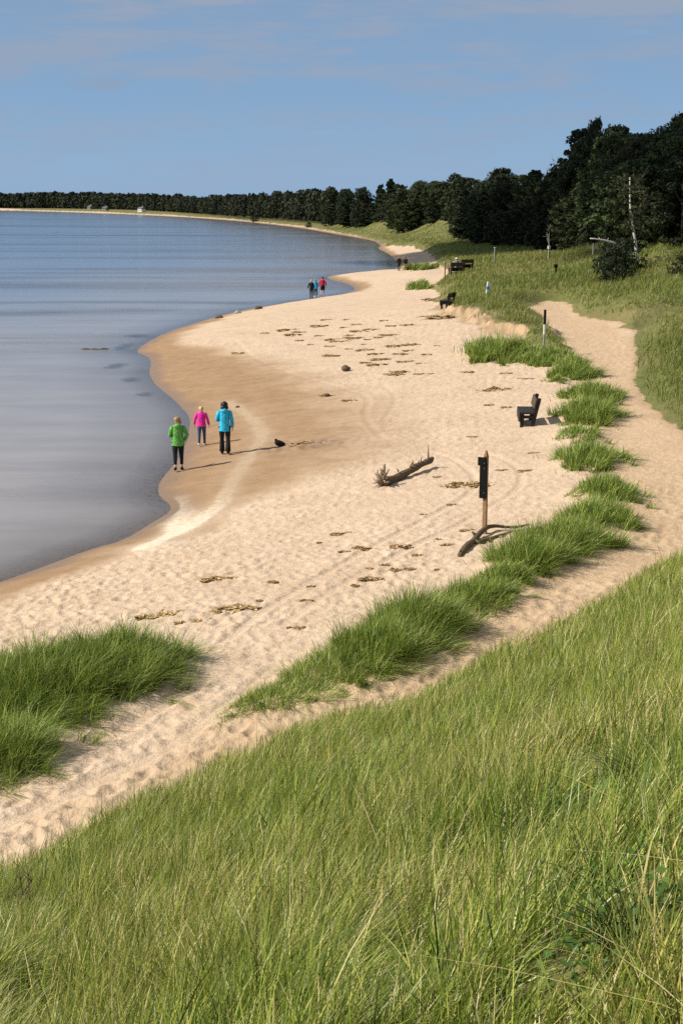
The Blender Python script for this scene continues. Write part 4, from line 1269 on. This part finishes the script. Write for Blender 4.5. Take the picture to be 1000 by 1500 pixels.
M_JEAN = cloth('denim', (.05, .08, .14)); M_SHOE_W = cloth('white_shoe', (.72, .66, .60)); M_YEL = cloth('yellow_fabric', (.50, .42, .12)); M_GREYC = cloth('grey_fabric', (.22, .23, .26))


def skin_body(name, nodes, edges, mat, parent):
    me = bpy.data.meshes.new(name)
    keys = list(nodes); idx = {k: i for i, k in enumerate(keys)}
    me.from_pydata([nodes[k][0] for k in keys], [(idx[a], idx[b]) for a, b in edges], [])
    o = bpy.data.objects.new(name, me); COL.objects.link(o)
    md = o.modifiers.new('Skin', 'SKIN'); md.use_smooth_shade = True
    sk = me.skin_vertices[0].data
    for k in keys:
        r = nodes[k][1]; sk[idx[k]].radius = r if isinstance(r, tuple) else (r, r)
        sk[idx[k]].use_root = (k == 'pelvis')
    sub = o.modifiers.new('Sub', 'SUBSURF'); sub.levels = 1; sub.render_levels = 1
    dg = bpy.context.evaluated_depsgraph_get()
    nm = bpy.data.meshes.new_from_object(o.evaluated_get(dg))
    bpy.data.objects.remove(o); bpy.data.meshes.remove(me)
    nm.materials.clear(); nm.materials.append(mat); nm.name = name
    return link(name, nm, parent)


def person(px, py, H, label, rz=0.0, jacket=None, trousers=None, hair=None, hair_style='bob', shoes=None, group='people walking along the lake',
           armL='hang', armR='hang', stride=.12, leg='long', flare=1.0, hem=.82, hood=True, head_turn=0.0, head_tilt=0.0, hips=1.0, sit=False, loc=None, extra=None):
    g = ground(px, py) if loc is None else Vector(loc)
    o = empty('person', g, label, 'person', group, rz)
    s = H / 1.70; o.scale = (s, s, s)
    N = {}; E = []
    def nd(k, p, r, par=None):
        N[k] = (tuple(p), r)
        if par: E.append((par, k))
    drop = -.46 if sit else 0.0
    Z = lambda v: v + drop
    nd('pelvis', (0, 0, Z(.94)), .115); nd('waist', (0, .005, Z(1.10)), .105, 'pelvis'); nd('chest', (0, .0, Z(1.29)), .120, 'waist'); nd('collar', (0, -.005, Z(1.42)), .075, 'chest')
    nd('neck', (0, .005, Z(1.49)), .048, 'collar')
    ct, stn = math.cos(head_turn), math.sin(head_turn)
    def hp(x, y, z):
        y2 = y - head_tilt * 0 + (z - 1.52) * math.sin(-head_tilt) * -1
        return (x * ct - y2 * stn, x * stn + y2 * ct + .01, Z(z))
    nd('skull', hp(0, .02, 1.60), .088, 'neck'); nd('crown', hp(0, .01, 1.675), .062, 'skull')
    nd('chin', hp(0, .085, 1.545), .032, 'skull'); nd('nose', hp(0, .118, 1.60), .012, 'skull')
    for sx, a in ((-1, 'l'), (1, 'r')):
        nd('ear' + a, hp(sx * .088, .0, 1.60), .013, 'skull')
    arms = {}
    for sx, a, mode in ((-1, 'l', armL), (1, 'r', armR)):
        sh = (sx * .165, -.005, Z(1.395))
        if mode == 'hang': el, wr, hd = (sx * .235, -.03, Z(1.13)), (sx * .245, .04, Z(.90)), (sx * .245, .06, Z(.82))
        elif mode == 'swing': el, wr, hd = (sx * .235, -.10, Z(1.14)), (sx * .25, -.06, Z(.91)), (sx * .25, -.04, Z(.83))
        elif mode == 'out': el, wr, hd = (sx * .27, -.03, Z(1.16)), (sx * .31, .03, Z(.94)), (sx * .32, .05, Z(.86))
        elif mode == 'front': el, wr, hd = (sx * .25, .0, Z(1.12)), (sx * .12, .19, Z(1.10)), (sx * .06, .23, Z(1.13))
        elif mode == 'pocket': el, wr, hd = (sx * .29, -.07, Z(1.15)), (sx * .21, .06, Z(.98)), (sx * .17, .12, Z(.95))
        else: el, wr, hd = (sx * .24, .03, Z(1.12)), (sx * .20, .24, Z(.98)), (sx * .18, .30, Z(.98))
        nd('sh' + a, sh, .052, 'collar'); nd('el' + a, el, .038, 'sh' + a); nd('wr' + a, wr, .026, 'el' + a)
        nd('palm' + a, hd, (.030, .018), 'wr' + a)
        dv = np.array(hd) - np.array(wr); dv /= np.linalg.norm(dv)
        sd = np.cross(dv, [sx, 0, 0]) if abs(dv[0]) < .8 else np.array([0, 0, 1.0]); sd = sd / (np.linalg.norm(sd) + 1e-9)
        for f, (off, ln) in enumerate(((-.028, .062), (-.010, .074), (.009, .070), (.027, .054))):
            b = np.array(hd) + dv * .035 + sd * off; m1 = b + dv * ln * .55 + np.array([-sx * .006, 0, 0]); m2 = b + dv * ln * .95 + np.array([-sx * .02, 0, 0])
            nd(f'f{f}a' + a, b, .010, 'palm' + a); nd(f'f{f}b' + a, m1, .0085, f'f{f}a' + a); nd(f'f{f}c' + a, m2, .007, f'f{f}b' + a)
        tb = np.array(hd) - dv * .005 + sd * -.036
        nd('t0' + a, tb, .011, 'palm' + a); nd('t1' + a, tb + dv * .032 - sd * .018, .009, 't0' + a)
        arms[a] = (sh, el, wr)
    legs = {}
    for sx, a in ((-1, 'l'), (1, 'r')):
        st = stride * sx
        if sit: hip, kn, an, to = (sx * .09, .02, Z(.92)), (sx * .11, .44, Z(.93)), (sx * .11, .42, .09), (sx * .12, .56, .04)
        else: hip, kn, an, to = (sx * .09, 0, .90), (sx * .10, .03 + st * .45, .50), (sx * .10, -.03 + st, .09 + max(0, -st) * .3), (sx * .115, .11 + st, .035)
        nd('hip' + a, hip, .085, 'pelvis'); nd('kn' + a, kn, .054, 'hip' + a); nd('an' + a, an, .036, 'kn' + a); nd('to' + a, to, .032, 'an' + a)
        legs[a] = (hip, kn, an, to)
    skin_body('body', N, E, M_SKIN, o)
    m = MB()
    for sx in (-1, 1): m.ellipsoid(hp(sx * .032, .098, 1.612), (.011, .008, .008), 8, 6)
    m.obj('eyes', M_EYE, o)
    # jacket
    m = MB()
    zs = np.array([hem, hem + .03, .95, 1.08, 1.20, 1.31, 1.39, 1.445, 1.475, 1.50]) + drop
    rx = np.array([.178, .186, .180, .160, .160, .166, .150, .105, .072, .066]) * hips
    ry = np.array([.140, .148, .142, .128, .132, .135, .118, .095, .076, .068])
    yo = np.array([.0, 0, 0, .0, -.005, -.01, -.012, -.012, -.006, -.004])
    m.tube(np.stack([0 * zs, yo, zs], 1), rx, 18, True, ry)
    for a in ('l', 'r'):
        sh, el, wr = [np.array(v) for v in arms[a]]
        pp = np.array([sh + [0, 0, .005], sh * .55 + el * .45, el, el * .45 + wr * .55, wr, wr + (wr - el) * .04])
        m.tube(pp, [.075, .070, .060, .058, .050, .046], 11)
        m.ellipsoid(sh + np.array([-.012 * np.sign(sh[0]), 0, -.012]), (.070, .074, .068), 12, 8)
    jk = m.obj('jacket', jacket, o)
    if hood:
        m = MB(); m.ellipsoid((0, -.085, 1.425 + drop), (.115, .075, .095), 14, 9, lambda v: 1 + .08 * math.sin(5 * v[0]) - .15 * max(0, -v[2]))
        m.obj('hood', jacket, jk)
    m = MB(); m.tube([(0, -.0, hem + drop - .004), (0, 0, hem + drop + .025)], np.array([.186, .190]) * hips, 18, True, np.array([.146, .150])); m.obj('hem_band', jacket, jk)
    # trousers
    m = MB(); m.ellipsoid((0, -.005, .92 + drop), (.168 * hips, .125, .15), 16, 9)
    for a in ('l', 'r'):
        hip, kn, an, to = [np.array(v) for v in legs[a]]
        end = an * .98 + kn * .02 if leg == 'long' else (an * .72 + kn * .28 if leg == 'capri' else kn * .85 + hip * .15)
        if leg == 'short': pp, rr = [hip + [0, 0, .03], hip * .5 + kn * .5, end], [.108, .100, .095]
        else: pp, rr = [hip + [0, 0, .03], hip * .5 + kn * .5, kn, kn * .5 + end * .5, end], [.106, .088, .066, .058 * (1 + (flare - 1) * .5), .050 * flare]
        m.tube(pp, rr, 12)
    m.obj('trousers', trousers, o)
    for a in ('l', 'r'):
        hip, kn, an, to = [np.array(v) for v in legs[a]]
        m = MB(); c = (an + to) / 2; m.ellipsoid((c[0], c[1] + .01, max(.045, an[2] - .045)), (.050, .135, .048), 12, 8, lambda v: 1 - .12 * max(0, v[1]) + .10 * max(0, v[2]) * (v[1] < 0))
        m.ellipsoid((an[0], an[1] - .005, an[2] - .01), (.047, .055, .05), 10, 6)
        m.obj('shoe', shoes, o)
    # hair
    m = MB()
    c = hp(0, .0, 1.62)
    if hair_style == 'bob':
        m.ellipsoid(hp(0, -.012, 1.625), (.108, .108, .100), 18, 11, lambda v: 1 + .05 * math.sin(7 * v[0] + 4 * v[1]))
        m.ellipsoid(hp(0, -.035, 1.55), (.105, .078, .10), 16, 9, lambda v: 1 + .06 * math.sin(9 * v[0] + 3 * v[2]))
    elif hair_style == 'long':
        m.ellipsoid(hp(0, -.012, 1.628), (.116, .114, .104), 18, 11, lambda v: 1 + .06 * math.sin(6 * v[0] + 5 * v[1]))
        m.ellipsoid(hp(0, -.045, 1.53), (.125, .085, .115), 16, 9, lambda v: 1 + .09 * math.sin(8 * v[0] + 4 * v[2]))
    elif hair_style == 'pony':
        m.ellipsoid(hp(0, -.010, 1.625), (.100, .104, .096), 18, 11)
        m.tube([hp(0, -.10, 1.655), hp(.01, -.15, 1.64), hp(.015, -.155, 1.56), hp(.02, -.14, 1.48)], [.026, .036, .034, .012], 9)
    else:
        m.ellipsoid(hp(0, -.010, 1.632), (.098, .104, .092), 18, 11, lambda v: 1 + .04 * math.sin(9 * v[0]))
    m.obj('hair', hair, o)
    if extra == 'cap':
        m = MB(); m.ellipsoid(hp(0, 0, 1.66), (.115, .12, .08), 14, 8); m.ellipsoid(hp(0, .03, 1.635), (.16, .18, .015), 14, 6); m.obj('hat', M_WHITE, o)
    return o

person(262, 690, 1.70, 'person in a green hooded jacket and black cropped leggings, nearest the water', math.radians(8), M_GREEN, M_BLACK, M_HAIR_BR, 'bob', M_BLACK, armL='front', armR='pocket', stride=.13, leg='capri', head_turn=.7, head_tilt=.25, hips=1.06)
person(296, 653, 1.36, 'child in a bright pink jacket with a blonde ponytail, between the two adults', math.radians(-4), M_PINK, M_JEAN, M_HAIR_BL, 'pony', M_SHOE_W, armL='out', armR='out', stride=.12, hood=False, hem=.86, hips=1.08)
person(330, 666, 1.72, 'person with black hair in a turquoise hooded jacket and black flared trousers', math.radians(2), M_CYAN, M_BLACK, M_HAIR_BK, 'long', M_BLACK, armL='front', armR='hang', stride=-.14, flare=1.75, hem=.78)
person(456, 437, 1.62, 'far walker in dark clothes with fair hair, on the lake side of the far trio', math.radians(5), M_BLACK, M_DKGREY, M_HAIR_BL, 'short', M_BLACK, armL='out', armR='hang', stride=.1, hood=False)
person(462, 436, 1.62, 'far walker in a bright blue jacket, middle of the far trio', math.radians(-5), M_SKY, M_BLACK, M_HAIR_BR, 'bob', M_SHOE_W, armL='hang', armR='bent', stride=.1, leg='capri')
person(472.5, 434, 1.74, 'far walker in a crimson top and black shorts with bare legs', math.radians(-4), M_RED, M_BLACK, M_HAIR_BK, 'short', M_BLACK, armL='out', armR='out', stride=.12, leg='short', hood=False, hem=.98, hips=1.1)
person(584, 397, 1.55, 'distant walker dressed all in black at the cove', math.radians(10), M_BLACK, M_BLACK, M_HAIR_BR, 'short', M_BLACK, stride=.12, hood=True)
person(593.5, 396, 1.45, 'distant walker in a dark top and yellow shorts at the cove', math.radians(-8), M_BLACK, M_YEL, M_HAIR_BK, 'short', M_BLACK, stride=.1, leg='short', hood=False)
bl = fb.location
person(0, 0, 1.6, 'person in grey with a white hat sitting on the far bench', fb.rotation_euler.z + math.pi / 2, M_GREYC, M_DKGREY, M_HAIR_BK, 'short', M_SHOE_W, group=None, armL='bent', armR='bent', sit=True, hood=False,
       loc=(bl.x - .02 * math.cos(fb.rotation_euler.z), bl.y, bl.z + .09), extra='cap')

# ================================================================== LIGHT, SKY, CAMERA
w = bpy.data.worlds.new('World'); scene.world = w; w.use_nodes = True
nt = w.node_tree; nt.nodes.clear()
sky = nt.nodes.new('ShaderNodeTexSky'); sky.sky_type = 'NISHITA'; sky.sun_disc = False
sky.sun_elevation = SUN_EL
sky.sun_rotation = math.atan2(TO_SUN[0], TO_SUN[1])
sky.altitude = 200; sky.air_density = 1.0; sky.dust_density = .4; sky.ozone_density = 3.0
tc = nt.nodes.new('ShaderNodeTexCoord')
def wn(scale, sc, detail=5, rough=.6, loc=(0, 0, 0)):
    mp = nt.nodes.new('ShaderNodeMapping'); mp.inputs['Scale'].default_value = scale; mp.inputs['Location'].default_value = loc
    nt.links.new(tc.outputs['Generated'], mp.inputs['Vector'])
    n = nt.nodes.new('ShaderNodeTexNoise'); n.inputs['Scale'].default_value = sc; n.inputs['Detail'].default_value = detail; n.inputs['Roughness'].default_value = rough
    nt.links.new(mp.outputs[0], n.inputs['Vector']); return n.outputs['Fac']
def wramp(f, a, b, lo, hi):
    m = nt.nodes.new('ShaderNodeMapRange'); m.interpolation_type = 'SMOOTHSTEP'
    m.inputs['From Min'].default_value = a; m.inputs['From Max'].default_value = b; m.inputs['To Min'].default_value = lo; m.inputs['To Max'].default_value = hi
    nt.links.new(f, m.inputs['Value']); return m.outputs[0]
def wmix(f, a, b, blend='MIX'):
    m = nt.nodes.new('ShaderNodeMix'); m.data_type = 'RGBA'; m.blend_type = blend
    for s_, v in ((m.inputs[0], f), (m.inputs[6], a), (m.inputs[7], b)):
        if isinstance(v, tuple): s_.default_value = (*v, 1)
        elif isinstance(v, (int, float)): s_.default_value = v
        else: nt.links.new(v, s_)
    return m.outputs[2]
sep = nt.nodes.new('ShaderNodeSeparateXYZ'); nt.links.new(tc.outputs['Generated'], sep.inputs[0])
grad = nt.nodes.new('ShaderNodeValToRGB'); nt.links.new(sep.outputs['Z'], grad.inputs[0])
for k, (pos_, col_) in enumerate(((0.0, (1.65, 3.1, 5.35)), (.07, (1.40, 2.70, 4.75)), (.15, (1.75, 2.55, 3.85)), (.22, (3.1, 3.15, 3.35)), (.6, (2.6, 2.6, 2.7)))):
    if k > 1: grad.color_ramp.elements.new(pos_)
    e_ = grad.color_ramp.elements[k]; e_.position = pos_; e_.color = tuple(v / 6 for v in col_) + (1,)
gsc = wmix(1.0, grad.outputs[0], (6.0, 6.0, 6.0), 'MULTIPLY')
c = wmix(.80, sky.outputs[0], gsc)
# thin high veil, thicker overhead, and faint streaks
veil = wramp(sep.outputs['Z'], .01, .15, 0.14, .55)
stre = wramp(wn((4.0, 1.0, 24.0), 2.0, 6, .62), .36, .68, .0, 1.0)
mul = nt.nodes.new('ShaderNodeMath'); mul.operation = 'MULTIPLY'; nt.links.new(veil, mul.inputs[0]); nt.links.new(wramp(stre, 0, 1, .02, 1.9), mul.inputs[1])
c = wmix(mul.outputs[0], c, (2.55, 3.1, 4.05))
puff = wramp(wn((6.0, 1.0, 40.0), 3.0, 5, .6, (3, 1, 0)), .60, .74, 0, .38)
c = wmix(puff, c, (2.75, 3.45, 4.7))
# one small grey cloud up on the left
rd = ray(150, 121); rd = rd / np.linalg.norm(rd)
def wmath(op, a, b):
    m = nt.nodes.new('ShaderNodeMath'); m.operation = op
    for s_, v in zip(m.inputs, (a, b)):
        if isinstance(v, (int, float)): s_.default_value = v
        else: nt.links.new(v, s_)
    return m.outputs[0]
ux = wmath('MULTIPLY', wmath('SUBTRACT', sep.outputs['X'], float(rd[0])), 42.0); uz = wmath('MULTIPLY', wmath('SUBTRACT', sep.outputs['Z'], float(rd[2])), 150.0)
dd_ = wmath('ADD', wmath('MULTIPLY', ux, ux), wmath('MULTIPLY', uz, uz))
dd_ = wmath('ADD', dd_, wmath('MULTIPLY', wmath('SUBTRACT', wn((30, 1, 90), 1.0, 5, .65), .5), 3.0))
dd_ = wmath('ADD', dd_, wmath('MULTIPLY', wmath('LESS_THAN', sep.outputs['Y'], 0.0), 50.0))
c = wmix(wramp(dd_, -.2, 1.1, .55, 0.0), c, (2.45, 2.85, 3.55))
bg = nt.nodes.new('ShaderNodeBackground'); bg.inputs['Strength'].default_value = .10
nt.links.new(c, bg.inputs['Color'])
ow = nt.nodes.new('ShaderNodeOutputWorld'); nt.links.new(bg.outputs[0], ow.inputs['Surface'])

sl = bpy.data.lights.new('sun', 'SUN'); sl.energy = 5.0; sl.angle = math.radians(.5); sl.color = (1.0, .92, .80)
so = bpy.data.objects.new('sun', sl); COL.objects.link(so)
so.rotation_euler = Vector(TO_SUN).to_track_quat('Z', 'Y').to_euler(); so.location = (-60, -10, 60)

# a low cumulus off to the left, between the sun and the wood
t = NT('cloud_white'); M_CLOUD = t.out(t.principled((.85, .86, .88), 1.0, 0).outputs[0])
def cloud(center, L, Wd, ang, alt, seed, label):
    q = np.random.default_rng(seed); m = MB()
    k = alt / TO_SUN[2]
    c0 = np.array([center[0], center[1], 3.0]) + TO_SUN * k
    for i in range(46):
        u = q.uniform(-1, 1); v = q.uniform(-1, 1) * math.sqrt(1 - u * u)
        x = u * L * math.cos(ang) - v * Wd * math.sin(ang); y = u * L * math.sin(ang) + v * Wd * math.cos(ang)
        r = q.uniform(.14, .26) * min(L, Wd) * 1.2
        ph = q.uniform(0, 6, 3)
        m.ellipsoid((x, y, q.uniform(0, 6)), (r, r, r * .55), 14, 9, lambda w_: 1 + .10 * math.sin(4 * w_[0] + ph[0]) + .10 * math.sin(5 * w_[1] + ph[1]))
    o = m.obj('cloud', M_CLOUD); o.location = c0
    tag(o, label, None, None, 'structure')
cloud((46, 178), 62, 39, math.radians(90), 330, 3, 'large cloud shading the wood')
cloud((40, 112), 17, 22, math.radians(90), 320, 4, 'small unseen cloud added to shade the bushes')  # out of view, added to carry the shade over the bushes

cam = bpy.data.cameras.new('camera'); cam.sensor_fit = 'VERTICAL'; cam.sensor_height = 36; cam.lens = 36 * F_PX / 1500
cam.clip_start = .1; cam.clip_end = 12000
co = bpy.data.objects.new('camera', cam); COL.objects.link(co); co.location = (0, 0, CAM_Z)
co.rotation_euler = (math.pi / 2 - PITCH, 0, 0)
scene.camera = co
scene.view_settings.view_transform = 'Standard'; scene.view_settings.look = 'None'
scene.view_settings.exposure = 0.30; scene.view_settings.gamma = 1.0
scene.cycles.max_bounces = 6; scene.cycles.transparent_max_bounces = 8
scene.cycles.use_denoising = False
